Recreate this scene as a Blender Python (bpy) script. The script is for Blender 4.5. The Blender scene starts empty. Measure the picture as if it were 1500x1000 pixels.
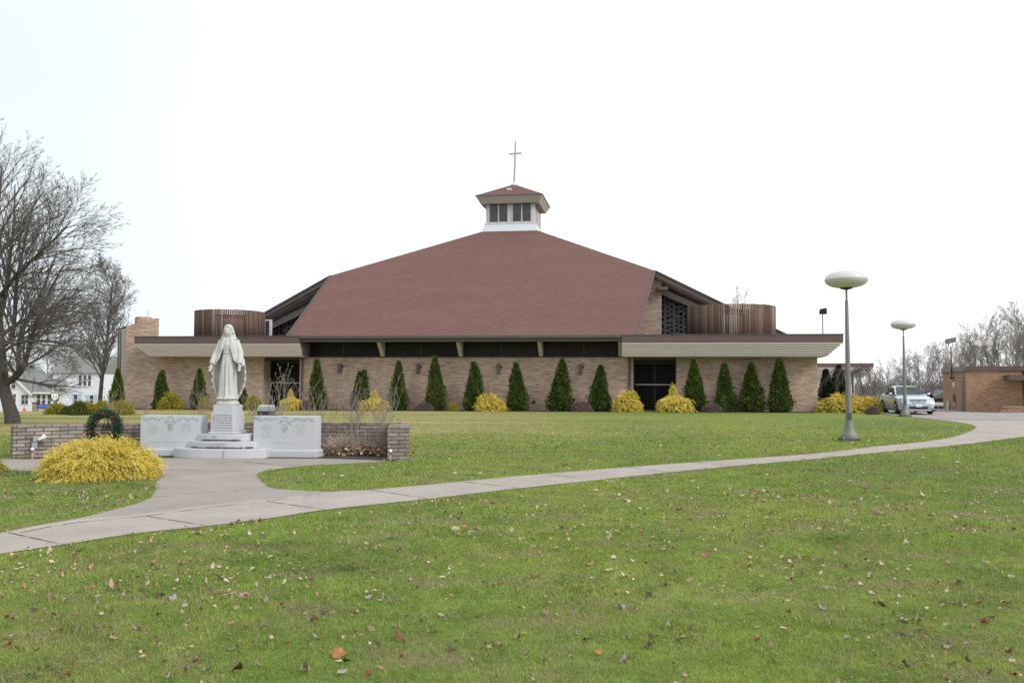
import bpy, bmesh, math, random
import numpy as np
from mathutils import Vector, Matrix, Euler
D = bpy.data
SC = bpy.context.scene
COL = SC.collection
R = math.radians
PI = math.pi

# ------------------------------------------------------------------ camera, world, sun, exposure
FPX, CX, CY, PITCH, CAMH = 1280.0, 750.0, 500.0, R(2.818), 1.6
cam = D.objects.new('camera', D.cameras.new('camera')); COL.objects.link(cam)
cam.data.sensor_width = 36.0
cam.data.lens = FPX / 1500.0 * 36.0
cam.data.clip_end = 6000
cam.location = (0, 0, CAMH)
cam.rotation_euler = (R(90) + PITCH, 0, 0)
SC.camera = cam

SUN_EL, SUN_AZ = R(36), R(127)          # azimuth measured clockwise from +Y (north): the light comes from the right, behind the camera
world = D.worlds.new('World'); SC.world = world; world.use_nodes = True
nt = world.node_tree; nt.nodes.clear()
n_out = nt.nodes.new('ShaderNodeOutputWorld'); n_bg = nt.nodes.new('ShaderNodeBackground')
n_sky = nt.nodes.new('ShaderNodeTexSky'); n_sky.sky_type = 'NISHITA'; n_sky.sun_disc = False
n_sky.sun_elevation = SUN_EL; n_sky.sun_rotation = SUN_AZ
n_tc = nt.nodes.new('ShaderNodeTexCoord'); n_map = nt.nodes.new('ShaderNodeMapping'); n_map.inputs['Scale'].default_value = (1.0, 1.0, 2.6)
n_noise = nt.nodes.new('ShaderNodeTexNoise'); n_noise.inputs['Scale'].default_value = 1.7; n_noise.inputs['Detail'].default_value = 6
n_ramp = nt.nodes.new('ShaderNodeValToRGB')
n_ramp.color_ramp.elements[0].position = 0.30; n_ramp.color_ramp.elements[0].color = (0.90,)*3 + (1,)
n_ramp.color_ramp.elements[1].position = 0.62; n_ramp.color_ramp.elements[1].color = (1, 1, 1, 1)
n_mix = nt.nodes.new('ShaderNodeMix'); n_mix.data_type = 'RGBA'
n_sep = nt.nodes.new('ShaderNodeSeparateXYZ'); n_side = nt.nodes.new('ShaderNodeMapRange'); n_side.inputs['From Min'].default_value = -0.75; n_side.inputs['From Max'].default_value = 0.25
n_side.interpolation_type = 'SMOOTHSTEP'
n_deck = nt.nodes.new('ShaderNodeMix'); n_deck.data_type = 'RGBA'      # the overcast cloud deck, in the sky texture's own units: thinner and bluer to the left
n_deck.inputs[6].default_value = (5.9, 6.6, 6.95, 1); n_deck.inputs[7].default_value = (9.0, 9.0, 9.0, 1)
n_bg.inputs['Strength'].default_value = 0.10
L = nt.links.new
L(n_tc.outputs['Generated'], n_map.inputs['Vector']); L(n_map.outputs[0], n_noise.inputs['Vector'])
L(n_noise.outputs['Fac'], n_ramp.inputs[0]); L(n_ramp.outputs[0], n_mix.inputs[0])
L(n_tc.outputs['Generated'], n_sep.inputs[0]); L(n_sep.outputs[0], n_side.inputs['Value']); L(n_side.outputs[0], n_deck.inputs[0]); L(n_deck.outputs[2], n_mix.inputs[7])
L(n_sky.outputs[0], n_mix.inputs[6]); L(n_mix.outputs[2], n_bg.inputs['Color']); L(n_bg.outputs[0], n_out.inputs['Surface'])

sun = D.objects.new('sun', D.lights.new('sun', 'SUN')); COL.objects.link(sun)
sun.data.energy = 1.5; sun.data.angle = R(20); sun.data.color = (1.0, 0.96, 0.9)
sdir = Vector((math.sin(SUN_AZ)*math.cos(SUN_EL), math.cos(SUN_AZ)*math.cos(SUN_EL), math.sin(SUN_EL)))
sun.rotation_euler = (-sdir).to_track_quat('-Z', 'Y').to_euler()

SC.view_settings.view_transform = 'Standard'; SC.view_settings.look = 'None'
SC.view_settings.exposure = 0.5; SC.view_settings.gamma = 1.0; SC.view_settings.use_curve_mapping = False
SC.render.resolution_x = 1024; SC.render.resolution_y = 682

# ------------------------------------------------------------------ where things are: sight lines measured in the photograph
_c, _s = math.cos(PITCH), math.sin(PITCH)
def ray(px, py):
    u = (px-CX)/FPX; v = (CY-py)/FPX
    dy = _c - v*_s
    return u/dy, (_s + v*_c)/dy          # x and z gained per metre of depth
def W(px, py, Y):
    a, b = ray(px, py); return Vector((a*Y, Y, CAMH + b*Y))
def G(px, py):
    a, b = ray(px, py); Y = -CAMH/b; return (a*Y, Y)
def XX(px, Y): return (px-CX)/FPX*Y*1.001
CH0, CHA = (-3.2, 55.0), R(-9)
def facade(px, v):                        # a spot on a line parallel to the church front, v metres behind it
    s = (px-CX)/FPX
    u = (s*(55+.988*v)+3.2-.156*v)/(.988+.156*s)
    return (CH0[0]+.988*u+.156*v, CH0[1]-.156*u+.988*v)
def sst(a, b, x):
    t = np.clip((x-a)/(b-a), 0, 1); return t*t*(3-2*t)
def zg(x, y):
    x = np.asarray(x, float); y = np.asarray(y, float)
    left = -0.0355*np.clip(y-52, 0, 75)*(1-sst(-31, -27, x))
    right = -0.45*sst(47, 64, y)*sst(21, 27, x)
    far = -1.6*sst(72, 105, y)*sst(-27, -20, x)
    return left + right + far

# ------------------------------------------------------------------ object helpers
def tag(o, label=None, cat=None, group=None, kind=None):
    if label: o['label'] = label
    if cat: o['category'] = cat
    if group: o['group'] = group
    if kind: o['kind'] = kind
    return o
def thing(name, label, cat, loc=(0,0,0), rz=0.0, group=None):
    o = D.objects.new(name, None); COL.objects.link(o); o.empty_display_size = .3
    o.location = loc; o.rotation_euler = (0, 0, rz)
    return tag(o, label, cat, group)
def kids(o): return [c for c in D.objects if c.parent == o]
def dup(o, parent=None, children=None):
    c = o.copy(); COL.objects.link(c)
    if parent: c.parent = parent
    for ch in (children if children is not None else kids(o)): dup(ch, c, kids(ch))
    return c

class MB:
    def __init__(s): s.v = []; s.f = []; s.m = []; s.cur = 0
    def face(s, pts):
        i = len(s.v); s.v += [tuple(p) for p in pts]; s.f.append(tuple(range(i, i+len(pts)))); s.m.append(s.cur)
    def mesh(s, vs, fs):
        i = len(s.v); s.v += [tuple(p) for p in vs]; s.f += [tuple(i+k for k in f) for f in fs]; s.m += [s.cur]*len(fs)
    def box(s, x0, x1, y0, y1, z0, z1):
        s.mesh([(x0,y0,z0),(x1,y0,z0),(x1,y1,z0),(x0,y1,z0),(x0,y0,z1),(x1,y0,z1),(x1,y1,z1),(x0,y1,z1)],
               [(3,2,1,0),(4,5,6,7),(0,1,5,4),(1,2,6,5),(2,3,7,6),(3,0,4,7)])
    def hexa(s, bot, top):                # two rings of the same length, bottom and top
        n = len(bot)
        s.mesh(list(bot)+list(top), [tuple(range(n-1,-1,-1)), tuple(range(n,2*n))]+[(k,(k+1)%n,n+(k+1)%n,n+k) for k in range(n)])
    def bar(s, a, b, w, h=None):          # square bar between two points
        h = h or w; a = Vector(a); b = Vector(b); d = (b-a).normalized()
        up = Vector((0,0,1)) if abs(d.z) < .95 else Vector((0,1,0))
        x = d.cross(up).normalized()*w/2; y = d.cross(x).normalized()*h/2
        s.hexa([a-x-y,a+x-y,a+x+y,a-x+y],[b-x-y,b+x-y,b+x+y,b-x+y])
    def tube(s, pts, rad, n=8, cap=True):
        pts = [Vector(p) for p in pts]
        if not hasattr(rad, '__len__'): rad = [rad]*len(pts)
        vs = []; fs = []; x = None
        for i, p in enumerate(pts):
            d = (pts[min(i+1,len(pts)-1)]-pts[max(i-1,0)]).normalized()
            if x is None:
                up = Vector((0,0,1)) if abs(d.z) < .9 else Vector((1,0,0)); x = d.cross(up).normalized()
            else: x = (x-d*x.dot(d)).normalized()
            y = d.cross(x)
            for k in range(n):
                a = 2*PI*k/n; vs.append(p+(x*math.cos(a)+y*math.sin(a))*rad[i])
        for i in range(len(pts)-1):
            for k in range(n): fs.append((i*n+k, i*n+(k+1)%n, (i+1)*n+(k+1)%n, (i+1)*n+k))
        if cap: fs += [tuple(range(n-1,-1,-1)), tuple(range((len(pts)-1)*n, len(pts)*n))]
        s.mesh(vs, fs)
    def lathe(s, prof, n=24, c=(0,0,0), sx=1, sy=1):
        vs = []; fs = []
        for r, z in prof:
            for k in range(n):
                a = 2*PI*k/n; vs.append((c[0]+r*math.cos(a)*sx, c[1]+r*math.sin(a)*sy, c[2]+z))
        m = len(prof)
        for i in range(m-1):
            for k in range(n): fs.append((i*n+k, i*n+(k+1)%n, (i+1)*n+(k+1)%n, (i+1)*n+k))
        fs += [tuple(range(n-1,-1,-1)), tuple(range((m-1)*n, m*n))]
        s.mesh(vs, fs)
    def loft(s, rings, cap=True):
        n = len(rings[0]); vs = [p for r in rings for p in r]; fs = []
        for i in range(len(rings)-1):
            for k in range(n): fs.append((i*n+k, i*n+(k+1)%n, (i+1)*n+(k+1)%n, (i+1)*n+k))
        if cap: fs += [tuple(range(n-1,-1,-1)), tuple(range((len(rings)-1)*n, len(rings)*n))]
        s.mesh(vs, fs)
    def build(s, name, mats, parent=None, smooth=False, angle=None, bevel=0, loc=None):
        me = D.meshes.new(name); me.from_pydata(s.v, [], s.f)
        if not isinstance(mats, (list, tuple)): mats = [mats]
        for m in mats: me.materials.append(m)
        if len(mats) > 1: me.polygons.foreach_set('material_index', s.m)
        box_uv(me)
        if smooth: me.polygons.foreach_set('use_smooth', [True]*len(me.polygons))
        if smooth and angle: me.set_sharp_from_angle(angle=R(angle))
        me.update()
        o = D.objects.new(name, me); COL.objects.link(o)
        if parent: o.parent = parent
        if loc: o.location = loc
        if bevel:
            b = o.modifiers.new('bevel', 'BEVEL'); b.width = bevel; b.segments = 2; b.limit_method = 'ANGLE'; b.angle_limit = R(40)
        return o
def box_uv(me):                           # metres on every face: along the level, and up
    n = len(me.polygons)
    if not n: return
    nv = len(me.vertices); co = np.empty(nv*3); me.vertices.foreach_get('co', co); co = co.reshape(-1,3)
    nl = len(me.loops); vi = np.empty(nl, int); me.loops.foreach_get('vertex_index', vi)
    nr = np.empty(n*3); me.polygons.foreach_get('normal', nr); nr = nr.reshape(-1,3)
    tot = np.empty(n, int); me.polygons.foreach_get('loop_total', tot)
    N = np.repeat(nr, tot, axis=0); P = co[vi]
    h = np.hypot(N[:,0], N[:,1]); flat = h < .25; hs = np.where(h < 1e-6, 1, h)
    tx = -N[:,1]/hs; ty = N[:,0]/hs
    U = np.where(flat, P[:,0], tx*P[:,0]+ty*P[:,1])
    V = np.where(flat, P[:,1], P[:,2]/np.maximum(h, .25))
    uv = me.uv_layers.new(name='UVMap'); uv.data.foreach_set('uv', np.column_stack([U,V]).astype(np.float32).ravel())
def np_mesh(name, V, F, mat, parent=None, tint=None, smooth=False):
    """V (n,3); F (m,k) of equal-sized faces or a list of such arrays; tint per vertex."""
    if not isinstance(F, list): F = [F]
    me = D.meshes.new(name); V = np.ascontiguousarray(V, np.float32)
    me.vertices.add(len(V)); me.vertices.foreach_set('co', V.ravel())
    idx = np.concatenate([f.ravel() for f in F]).astype(np.int32)
    tot = np.concatenate([np.full(len(f), f.shape[1], np.int32) for f in F])
    me.loops.add(len(idx)); me.loops.foreach_set('vertex_index', idx)
    me.polygons.add(len(tot)); me.polygons.foreach_set('loop_start', np.concatenate([[0], np.cumsum(tot)[:-1]]).astype(np.int32))
    me.polygons.foreach_set('loop_total', tot)
    if smooth: me.polygons.foreach_set('use_smooth', np.ones(len(tot), bool))
    if tint is not None:
        at = me.attributes.new('tint', 'FLOAT', 'POINT'); at.data.foreach_set('value', np.asarray(tint, np.float32))
    me.materials.append(mat); me.update(calc_edges=True); me.validate()
    o = D.objects.new(name, me); COL.objects.link(o)
    if parent: o.parent = parent
    return o

# ------------------------------------------------------------------ materials
def new_mat(name):
    m = D.materials.new(name); m.use_nodes = True; t = m.node_tree
    return m, t, t.nodes['Principled BSDF']
def nd(t, kind, **kw):
    n = t.nodes.new(kind)
    for k, v in kw.items():
        if k in n.inputs: n.inputs[k].default_value = v
        else: setattr(n, k, v)
    return n
def ramp(t, fac, stops):
    n = t.nodes.new('ShaderNodeValToRGB'); e = n.color_ramp.elements
    while len(e) < len(stops): e.new(.5)
    for k, (p, c) in enumerate(stops): e[k].position = p; e[k].color = tuple(c)+(1,)
    t.links.new(fac, n.inputs[0]); return n.outputs[0]
def mixc(t, fac, a, b, mode='MIX'):
    n = t.nodes.new('ShaderNodeMix'); n.data_type = 'RGBA'; n.blend_type = mode
    for i, x in ((0, fac), (6, a), (7, b)):
        if isinstance(x, (int, float)): n.inputs[i].default_value = x
        elif isinstance(x, tuple): n.inputs[i].default_value = x+(1,)
        else: t.links.new(x, n.inputs[i])
    return n.outputs[2]
def noise(t, vec, scale, detail=4, rough=.55):
    n = nd(t, 'ShaderNodeTexNoise'); n.inputs['Scale'].default_value = scale; n.inputs['Detail'].default_value = detail; n.inputs['Roughness'].default_value = rough
    if vec is not None: t.links.new(vec, n.inputs['Vector'])
    return n.outputs['Fac']
def coords(t, which='Object', scale=(1,1,1)):
    c = nd(t, 'ShaderNodeTexCoord'); m = nd(t, 'ShaderNodeMapping'); m.inputs['Scale'].default_value = scale
    t.links.new(c.outputs[which], m.inputs['Vector']); return m.outputs[0]
def bump(t, p, h, strength, dist=.02):
    b = nd(t, 'ShaderNodeBump'); b.inputs['Strength'].default_value = strength; b.inputs['Distance'].default_value = dist
    t.links.new(h, b.inputs['Height']); t.links.new(b.outputs[0], p.inputs['Normal'])
def mul(c, k): return tuple(x*k for x in c)
def plain(name, col, rough=.6, var=.18, scale=6.0, metal=0.0, bmp=.15, spec=.5, stretch=(1,1,1)):
    m, t, p = new_mat(name); v = coords(t, 'Object', stretch)
    f = noise(t, v, scale, 6, .65)
    t.links.new(ramp(t, f, [(.25, mul(col, 1-var)), (.75, mul(col, 1+var))]), p.inputs['Base Color'])
    p.inputs['Roughness'].default_value = rough; p.inputs['Metallic'].default_value = metal; p.inputs['Specular IOR Level'].default_value = spec
    if bmp: bump(t, p, noise(t, v, scale*8, 3), bmp, .01)
    return m
def brick(name, c1, c2, mortar, bw, bh, ms=.01, dirt=None, bmp=.4, rowdark=0.0):
    m, t, p = new_mat(name); uv = coords(t, 'UV')
    b = nd(t, 'ShaderNodeTexBrick'); b.offset = .5
    b.inputs['Scale'].default_value = 1; b.inputs['Brick Width'].default_value = bw; b.inputs['Row Height'].default_value = bh
    b.inputs['Mortar Size'].default_value = ms; b.inputs['Mortar Smooth'].default_value = .2
    b.inputs['Color1'].default_value = c1+(1,); b.inputs['Color2'].default_value = c2+(1,); b.inputs['Mortar'].default_value = mortar+(1,)
    t.links.new(uv, b.inputs['Vector'])
    uv2 = coords(t, 'UV', (1/bw*1.0, 1/bh, 1))
    f = noise(t, uv2, .55, 3, .8)
    c = mixc(t, .85, b.outputs['Color'], ramp(t, f, [(.30, (.60,.54,.50)), (.48, (.96,.94,.93)), (.70, (1.34,1.32,1.29))]), 'MULTIPLY')
    f2 = noise(t, coords(t, 'UV', (.35,.35,1)), 1.0, 5, .6)
    c = mixc(t, 1.0, c, ramp(t, f2, [(.3, (.82,.80,.80)), (.7, (1.1,1.1,1.1))]), 'MULTIPLY')
    if dirt:
        f3 = noise(t, coords(t, 'UV', (2.2,1.4,1)), 1.0, 6, .7)
        c = mixc(t, ramp(t, f3, [(.42, (0,0,0)), (.62, (1,1,1))]), c, dirt)
    t.links.new(c, p.inputs['Base Color']); p.inputs['Roughness'].default_value = .85; p.inputs['Specular IOR Level'].default_value = .3
    inv = nd(t, 'ShaderNodeMath', operation='SUBTRACT'); inv.inputs[0].default_value = 1; t.links.new(b.outputs['Fac'], inv.inputs[1])
    bump(t, p, inv.outputs[0], bmp, .01)
    return m
def tinted(name, stops, rough=.7, spec=.25, trans=0.0, two=None):
    m, t, p = new_mat(name); a = nd(t, 'ShaderNodeAttribute'); a.attribute_name = 'tint'
    c = ramp(t, a.outputs['Fac'], stops)
    if two:
        f = noise(t, coords(t, 'Object'), two[0], 3); c = mixc(t, 1.0, c, ramp(t, f, [(.3, two[1]), (.7, two[2])]), 'MULTIPLY')
    t.links.new(c, p.inputs['Base Color']); p.inputs['Roughness'].default_value = rough; p.inputs['Specular IOR Level'].default_value = spec
    if trans:
        tr = nd(t, 'ShaderNodeBsdfTranslucent'); t.links.new(c, tr.inputs['Color'])
        mx = nd(t, 'ShaderNodeMixShader'); mx.inputs[0].default_value = trans
        t.links.new(p.outputs[0], mx.inputs[1]); t.links.new(tr.outputs[0], mx.inputs[2]); t.links.new(mx.outputs[0], t.nodes['Material Output'].inputs['Surface'])
    return m
def glass(name, col, rough=.08):
    m, t, p = new_mat(name)
    f = noise(t, coords(t, 'Object'), 1.4, 3)
    t.links.new(ramp(t, f, [(.3, mul(col,.7)), (.7, mul(col,1.4))]), p.inputs['Base Color'])
    p.inputs['Roughness'].default_value = rough; p.inputs['Specular IOR Level'].default_value = .6
    return m

M = {}
M['brick'] = brick('tan_roman_brick', (.53,.405,.33), (.375,.26,.20), (.47,.405,.35), .36, .075, .009)
M['brick_tan'] = brick('orange_tan_brick', (.40,.255,.165), (.32,.195,.12), (.34,.25,.18), .30, .085, .008)
M['brick_low'] = brick('weathered_garden_brick', (.335,.30,.275), (.215,.175,.155), (.08,.072,.065), .285, .082, .010, bmp=.7)
M['brown'] = plain('brown_metal_trim', (.115,.075,.075), .5, .12, 2.0, bmp=.05)
M['dkbrown'] = plain('dark_brown_trim', (.05,.036,.034), .55, .15, 3.0, bmp=.05)
M['gutter'] = plain('grey_gutter_metal', (.10,.095,.10), .45, .2, 2.0, metal=.3, bmp=.05)
M['siding'] = plain('beige_siding', (.64,.565,.555), .55, .06, 1.2, bmp=.05, stretch=(1,1,5))
M['soffit'] = plain('beige_soffit_paint', (.66,.575,.56), .7, .08, 1.0, bmp=.05)
M['cream'] = plain('cream_trim_paint', (.58,.52,.51), .6, .06, 2.0, bmp=.05)
M['white'] = plain('white_paint', (.74,.74,.74), .5, .05, 3.0, bmp=.04)
M['bluewhite'] = plain('pale_blue_grey_flashing', (.62,.65,.72), .5, .06, 2.0, bmp=.04)
M['dkglass'] = glass('dark_window_glass', (.012,.012,.014), .12)
M['bluglass'] = glass('blue_grey_window_glass', (.05,.06,.085), .1)
M['groove_shade'] = plain('siding_painted_shade', (.22,.195,.185), .8, .1, 2.0, bmp=0)  # darker tone that paints the shadow line under each siding board
M['clere'] = plain('dark_brown_clerestory_glass', (.022,.018,.016), .35, .4, .8, bmp=0, spec=.12)
M['void'] = plain('near_black_interior', (.010,.009,.009), .8, .3, 2.0, bmp=0, spec=.1)
M['vglass'] = glass('brown_black_glass', (.014,.011,.010), .45)
M['crossm'] = plain('blue_grey_cross_metal', (.36,.39,.47), .5, .05, 2.0, bmp=0)
M['black'] = plain('black_metal', (.012,.012,.013), .5, .2, 4.0, bmp=.05)
M['lattice'] = plain('dark_grey_lattice', (.21,.20,.215), .7, .2, 3.0, bmp=.1)
M['granite'] = plain('pale_granite', (.50,.515,.55), .62, .07, 38.0, bmp=.12)
M['granite_old'] = plain('stained_granite', (.40,.40,.39), .7, .2, 9.0, bmp=.15)
M['steel'] = plain('galvanised_steel', (.42,.43,.45), .4, .1, 5.0, metal=.6, bmp=.05)
M['grey_metal'] = plain('grey_painted_metal', (.185,.18,.165), .5, .1, 4.0, bmp=.06)
M['grey_box'] = plain('grey_plastic', (.30,.31,.32), .5, .12, 6.0, bmp=.05)
M['red'] = plain('red_ribbon', (.36,.02,.025), .5, .15, 9.0, bmp=.1)
M['orange'] = plain('faded_red_plastic', (.62,.07,.05), .5, .1, 9.0, bmp=.05)
M['blue_sign'] = plain('blue_sign_paint', (.04,.14,.55), .4, .08, 5.0, bmp=.02)
M['shutter'] = plain('pale_blue_shutter', (.36,.48,.60), .6, .06, 5.0, bmp=.1)
M['roof_grey'] = plain('grey_shingle', (.20,.205,.205), .9, .2, 5.0, bmp=.3)
M['barn'] = plain('dark_red_siding', (.20,.04,.04), .8, .15, 3.0, bmp=.1)
M['bark'] = plain('grey_brown_bark', (.085,.075,.068), .9, .35, 7.0, bmp=.7, stretch=(1,1,.25))
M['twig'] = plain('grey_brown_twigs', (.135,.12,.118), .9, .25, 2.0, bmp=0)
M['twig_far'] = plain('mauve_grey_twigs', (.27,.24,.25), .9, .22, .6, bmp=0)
M['twig_tan'] = plain('pale_dry_stems', (.29,.245,.21), .9, .3, 5.0, bmp=0)
M['engrave'] = plain('engraved_lettering', (.20,.205,.22), .8, .15, 30.0, bmp=0)
# ---- setting materials
def shingle():
    m, t, p = new_mat('red_brown_shingles'); uv = coords(t, 'UV')
    b = nd(t, 'ShaderNodeTexBrick'); b.offset = .5
    for k, x in (('Scale',1),('Brick Width',.34),('Row Height',.16),('Mortar Size',.012),('Mortar Smooth',.3)): b.inputs[k].default_value = x
    b.inputs['Color1'].default_value = (.182,.099,.090,1); b.inputs['Color2'].default_value = (.154,.083,.075,1); b.inputs['Mortar'].default_value = (.10,.058,.054,1)
    t.links.new(uv, b.inputs['Vector'])
    c = mixc(t, 1.0, b.outputs['Color'], ramp(t, noise(t, coords(t,'UV',(3.1,6,1)), 1.0, 5, .7), [(.3,(.90,.90,.91)),(.7,(1.09,1.08,1.08))]), 'MULTIPLY')
    c = mixc(t, 1.0, c, ramp(t, noise(t, coords(t,'UV',(.16,.5,1)), 1.0, 5, .6), [(.3,(.93,.93,.94)),(.7,(1.06,1.05,1.05))]), 'MULTIPLY')
    t.links.new(c, p.inputs['Base Color']); p.inputs['Roughness'].default_value = .9; p.inputs['Specular IOR Level'].default_value = .2
    bump(t, p, b.outputs['Fac'], .3, .01); return m
M['shingle'] = shingle()
def concrete(name, col, rough=.9):
    m, t, p = new_mat(name); v = coords(t, 'Object')
    a = ramp(t, noise(t, v, .8, 7, .72), [(.3, mul(col,.80)), (.7, mul(col,1.12))])
    a = mixc(t, 1.0, a, ramp(t, noise(t, v, 55, 4, .8), [(.3,(.80,.80,.80)), (.7,(1.16,1.16,1.15))]), 'MULTIPLY')
    st = noise(t, v, 2.3, 7, .75)
    a = mixc(t, ramp(t, st, [(.60,(0,0,0)), (.78,(.55,.55,.55))]), a, mul(col,.62))
    t.links.new(a, p.inputs['Base Color']); p.inputs['Roughness'].default_value = rough; p.inputs['Specular IOR Level'].default_value = .25
    bump(t, p, noise(t, v, 90, 4), .25, .005); return m
M['concrete'] = concrete('worn_concrete', (.385,.345,.315))
M['concrete_plaza'] = concrete('older_plaza_concrete', (.325,.29,.268))
M['asphalt'] = concrete('faded_asphalt', (.325,.295,.285))
M['joint'] = plain('dark_joint_dirt', (.095,.085,.07), .95, .4, 12.0, bmp=0)
M['mulch'] = plain('dark_mulch', (.045,.038,.034), .95, .5, 14.0, bmp=.8)
M['bluepaint'] = plain('pale_blue_road_paint', (.34,.44,.62), .7, .15, 5.0, bmp=0)

def lawn_nodes(t):
    """lawn colour by place: green with yellow-green, worn and dormant tan patches"""
    g = nd(t, 'ShaderNodeNewGeometry'); pos = g.outputs['Position']
    def mp(sc):
        m = nd(t, 'ShaderNodeMapping'); m.inputs['Scale'].default_value = sc; t.links.new(pos, m.inputs['Vector']); return m.outputs[0]
    c = ramp(t, noise(t, mp((.16,.10,0)), 1.0, 5, .6), [(.30,(.150,.222,.052)), (.50,(.212,.284,.056)), (.70,(.275,.318,.068))])
    c = mixc(t, ramp(t, noise(t, mp((.45,.45,0)), 1.0, 4, .6), [(.50,(0,0,0)), (.72,(.55,.55,.55))]), c, (.25,.235,.10))
    c = mixc(t, 1.0, c, ramp(t, noise(t, mp((2.6,1.9,0)), 1.0, 6, .75), [(.3,(.66,.71,.66)), (.7,(1.28,1.22,1.30))]), 'MULTIPLY')
    c = mixc(t, ramp(t, noise(t, mp((1.0,1.3,0)), 1.0, 7, .75), [(.50,(0,0,0)), (.66,(.80,.80,.80))]), c, (.27,.225,.135))
    # dormant tan turf behind the low wall and towards the church
    sx = nd(t, 'ShaderNodeSeparateXYZ'); t.links.new(pos, sx.inputs[0])
    my = nd(t, 'ShaderNodeMapRange', interpolation_type='SMOOTHSTEP'); my.inputs['From Min'].default_value = 23; my.inputs['From Max'].default_value = 32; t.links.new(sx.outputs[1], my.inputs['Value'])
    mx = nd(t, 'ShaderNodeMapRange', interpolation_type='SMOOTHSTEP'); mx.inputs['From Min'].default_value = 9; mx.inputs['From Max'].default_value = -7; t.links.new(sx.outputs[0], mx.inputs['Value'])
    mm = nd(t, 'ShaderNodeMath', operation='MULTIPLY'); t.links.new(my.outputs[0], mm.inputs[0]); t.links.new(mx.outputs[0], mm.inputs[1])
    band = ramp(t, noise(t, mp((.035,.42,0)), 1.0, 4, .6), [(.34,(.12,.12,.12)), (.58,(1,1,1))])
    m2 = nd(t, 'ShaderNodeMath', operation='MULTIPLY'); t.links.new(mm.outputs[0], m2.inputs[0]); t.links.new(band, m2.inputs[1])
    c = mixc(t, m2.outputs[0], c, (.42,.35,.17))
    return c, mp
def lawn():
    m, t, p = new_mat('lawn_turf'); c, mp = lawn_nodes(t)
    c = mixc(t, 1.0, c, (.80,.80,.80), 'MULTIPLY'); f = noise(t, mp((22,9,0)), 1.0, 5, .8)
    c = mixc(t, 1.0, c, ramp(t, f, [(.25,(.62,.66,.6)), (.75,(1.34,1.30,1.35))]), 'MULTIPLY')
    t.links.new(c, p.inputs['Base Color']); p.inputs['Roughness'].default_value = .95; p.inputs['Specular IOR Level'].default_value = .1
    bump(t, p, f, .5, .03); return m
def blades():
    m, t, p = new_mat('grass_blades'); c, mp = lawn_nodes(t)
    a = nd(t, 'ShaderNodeAttribute'); a.attribute_name = 'tint'
    c = mixc(t, 1.0, c, ramp(t, a.outputs['Fac'], [(0,(.85,.9,.8)), (.5,(1.22,1.22,1.2)), (.84,(1.5,1.45,1.5)), (.93,(1.8,1.5,2.2)), (1,(2.3,1.7,3.4))]), 'MULTIPLY')
    t.links.new(c, p.inputs['Base Color']); p.inputs['Roughness'].default_value = .6; p.inputs['Specular IOR Level'].default_value = .25
    tr = nd(t, 'ShaderNodeBsdfTranslucent'); t.links.new(c, tr.inputs['Color'])
    mx = nd(t, 'ShaderNodeMixShader'); mx.inputs[0].default_value = .3
    t.links.new(p.outputs[0], mx.inputs[1]); t.links.new(tr.outputs[0], mx.inputs[2]); t.links.new(mx.outputs[0], t.nodes['Material Output'].inputs['Surface'])
    return m
M['lawn'] = lawn(); M['blade'] = blades()

# ---- ground sheet
def axis(fine_lo, fine_hi, step, far):
    a = list(np.arange(fine_lo, fine_hi+.01, step)); k = step
    lo = []; x = fine_lo
    while x > -far: k *= 1.35; x -= k; lo.append(x)
    k = step; hi = []; x = fine_hi
    while x < far: k *= 1.35; x += k; hi.append(x)
    return np.array(lo[::-1]+a+hi)
gx = axis(-75, 75, 1.5, 3000); gy = axis(-8, 130, 1.5, 3000)
GX, GY = np.meshgrid(gx, gy); GZ = zg(GX, GY)
nx, ny = len(gx), len(gy)
ii, jj = np.meshgrid(np.arange(nx-1), np.arange(ny-1)); q = (jj*nx+ii).ravel()
ground = np_mesh('ground', np.column_stack([GX.ravel(), GY.ravel(), GZ.ravel()]), np.column_stack([q, q+1, q+nx+1, q+nx]), M['lawn'], smooth=True)
tag(ground, kind='structure')

def flat(name, pts, z, mat, kind='structure', thick=0.0):
    bm = bmesh.new(); vs = [bm.verts.new((x, y, z)) for x, y in pts]; f = bm.faces.new(vs)
    bm.normal_update()
    if f.normal.z < 0: f.normal_flip()
    bmesh.ops.triangulate(bm, faces=[f])
    if thick:
        r = bmesh.ops.extrude_face_region(bm, geom=bm.faces[:])
        for v in [e for e in r['geom'] if isinstance(e, bmesh.types.BMVert)]: v.co.z -= thick
        bmesh.ops.recalc_face_normals(bm, faces=bm.faces[:])
    me = D.meshes.new(name); bm.to_mesh(me); bm.free(); me.materials.append(mat); box_uv(me)
    o = D.objects.new(name, me); COL.objects.link(o)
    if kind: o['kind'] = kind
    return o
def smooth_line(pts, n=6):               # Catmull-Rom through the points
    P = [np.array(p, float) for p in pts]; out = []
    for i in range(len(P)-1):
        p0 = P[max(i-1,0)]; p1 = P[i]; p2 = P[i+1]; p3 = P[min(i+2,len(P)-1)]
        for k in range(n):
            t = k/n; out.append(.5*((2*p1)+(p2-p0)*t+(2*p0-5*p1+4*p2-p3)*t*t+(3*p1-p0-3*p2+p3)*t**3))
    out.append(P[-1]); return [tuple(p) for p in out]
FRONT = [(-240,850),(0,812),(90,799),(200,782),(305,771),(400,759),(475,747.5),(625,731.5),(750,717),(900,701),(1050,685.5),(1200,672),(1315,660.5),(1400,652.5),(1500,640),(1600,627)]
BACKE = [(-240,826),(0,781.5),(50,771.5),(110,762),(213,752.5),(305,740),(390,732),(492,720.5),(540,717.8),(630,710),(750,698.5),(900,686),(1050,675),(1200,664),(1280,654.5),(1350,647.5),(1400,639),(1424,630.5)]
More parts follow.
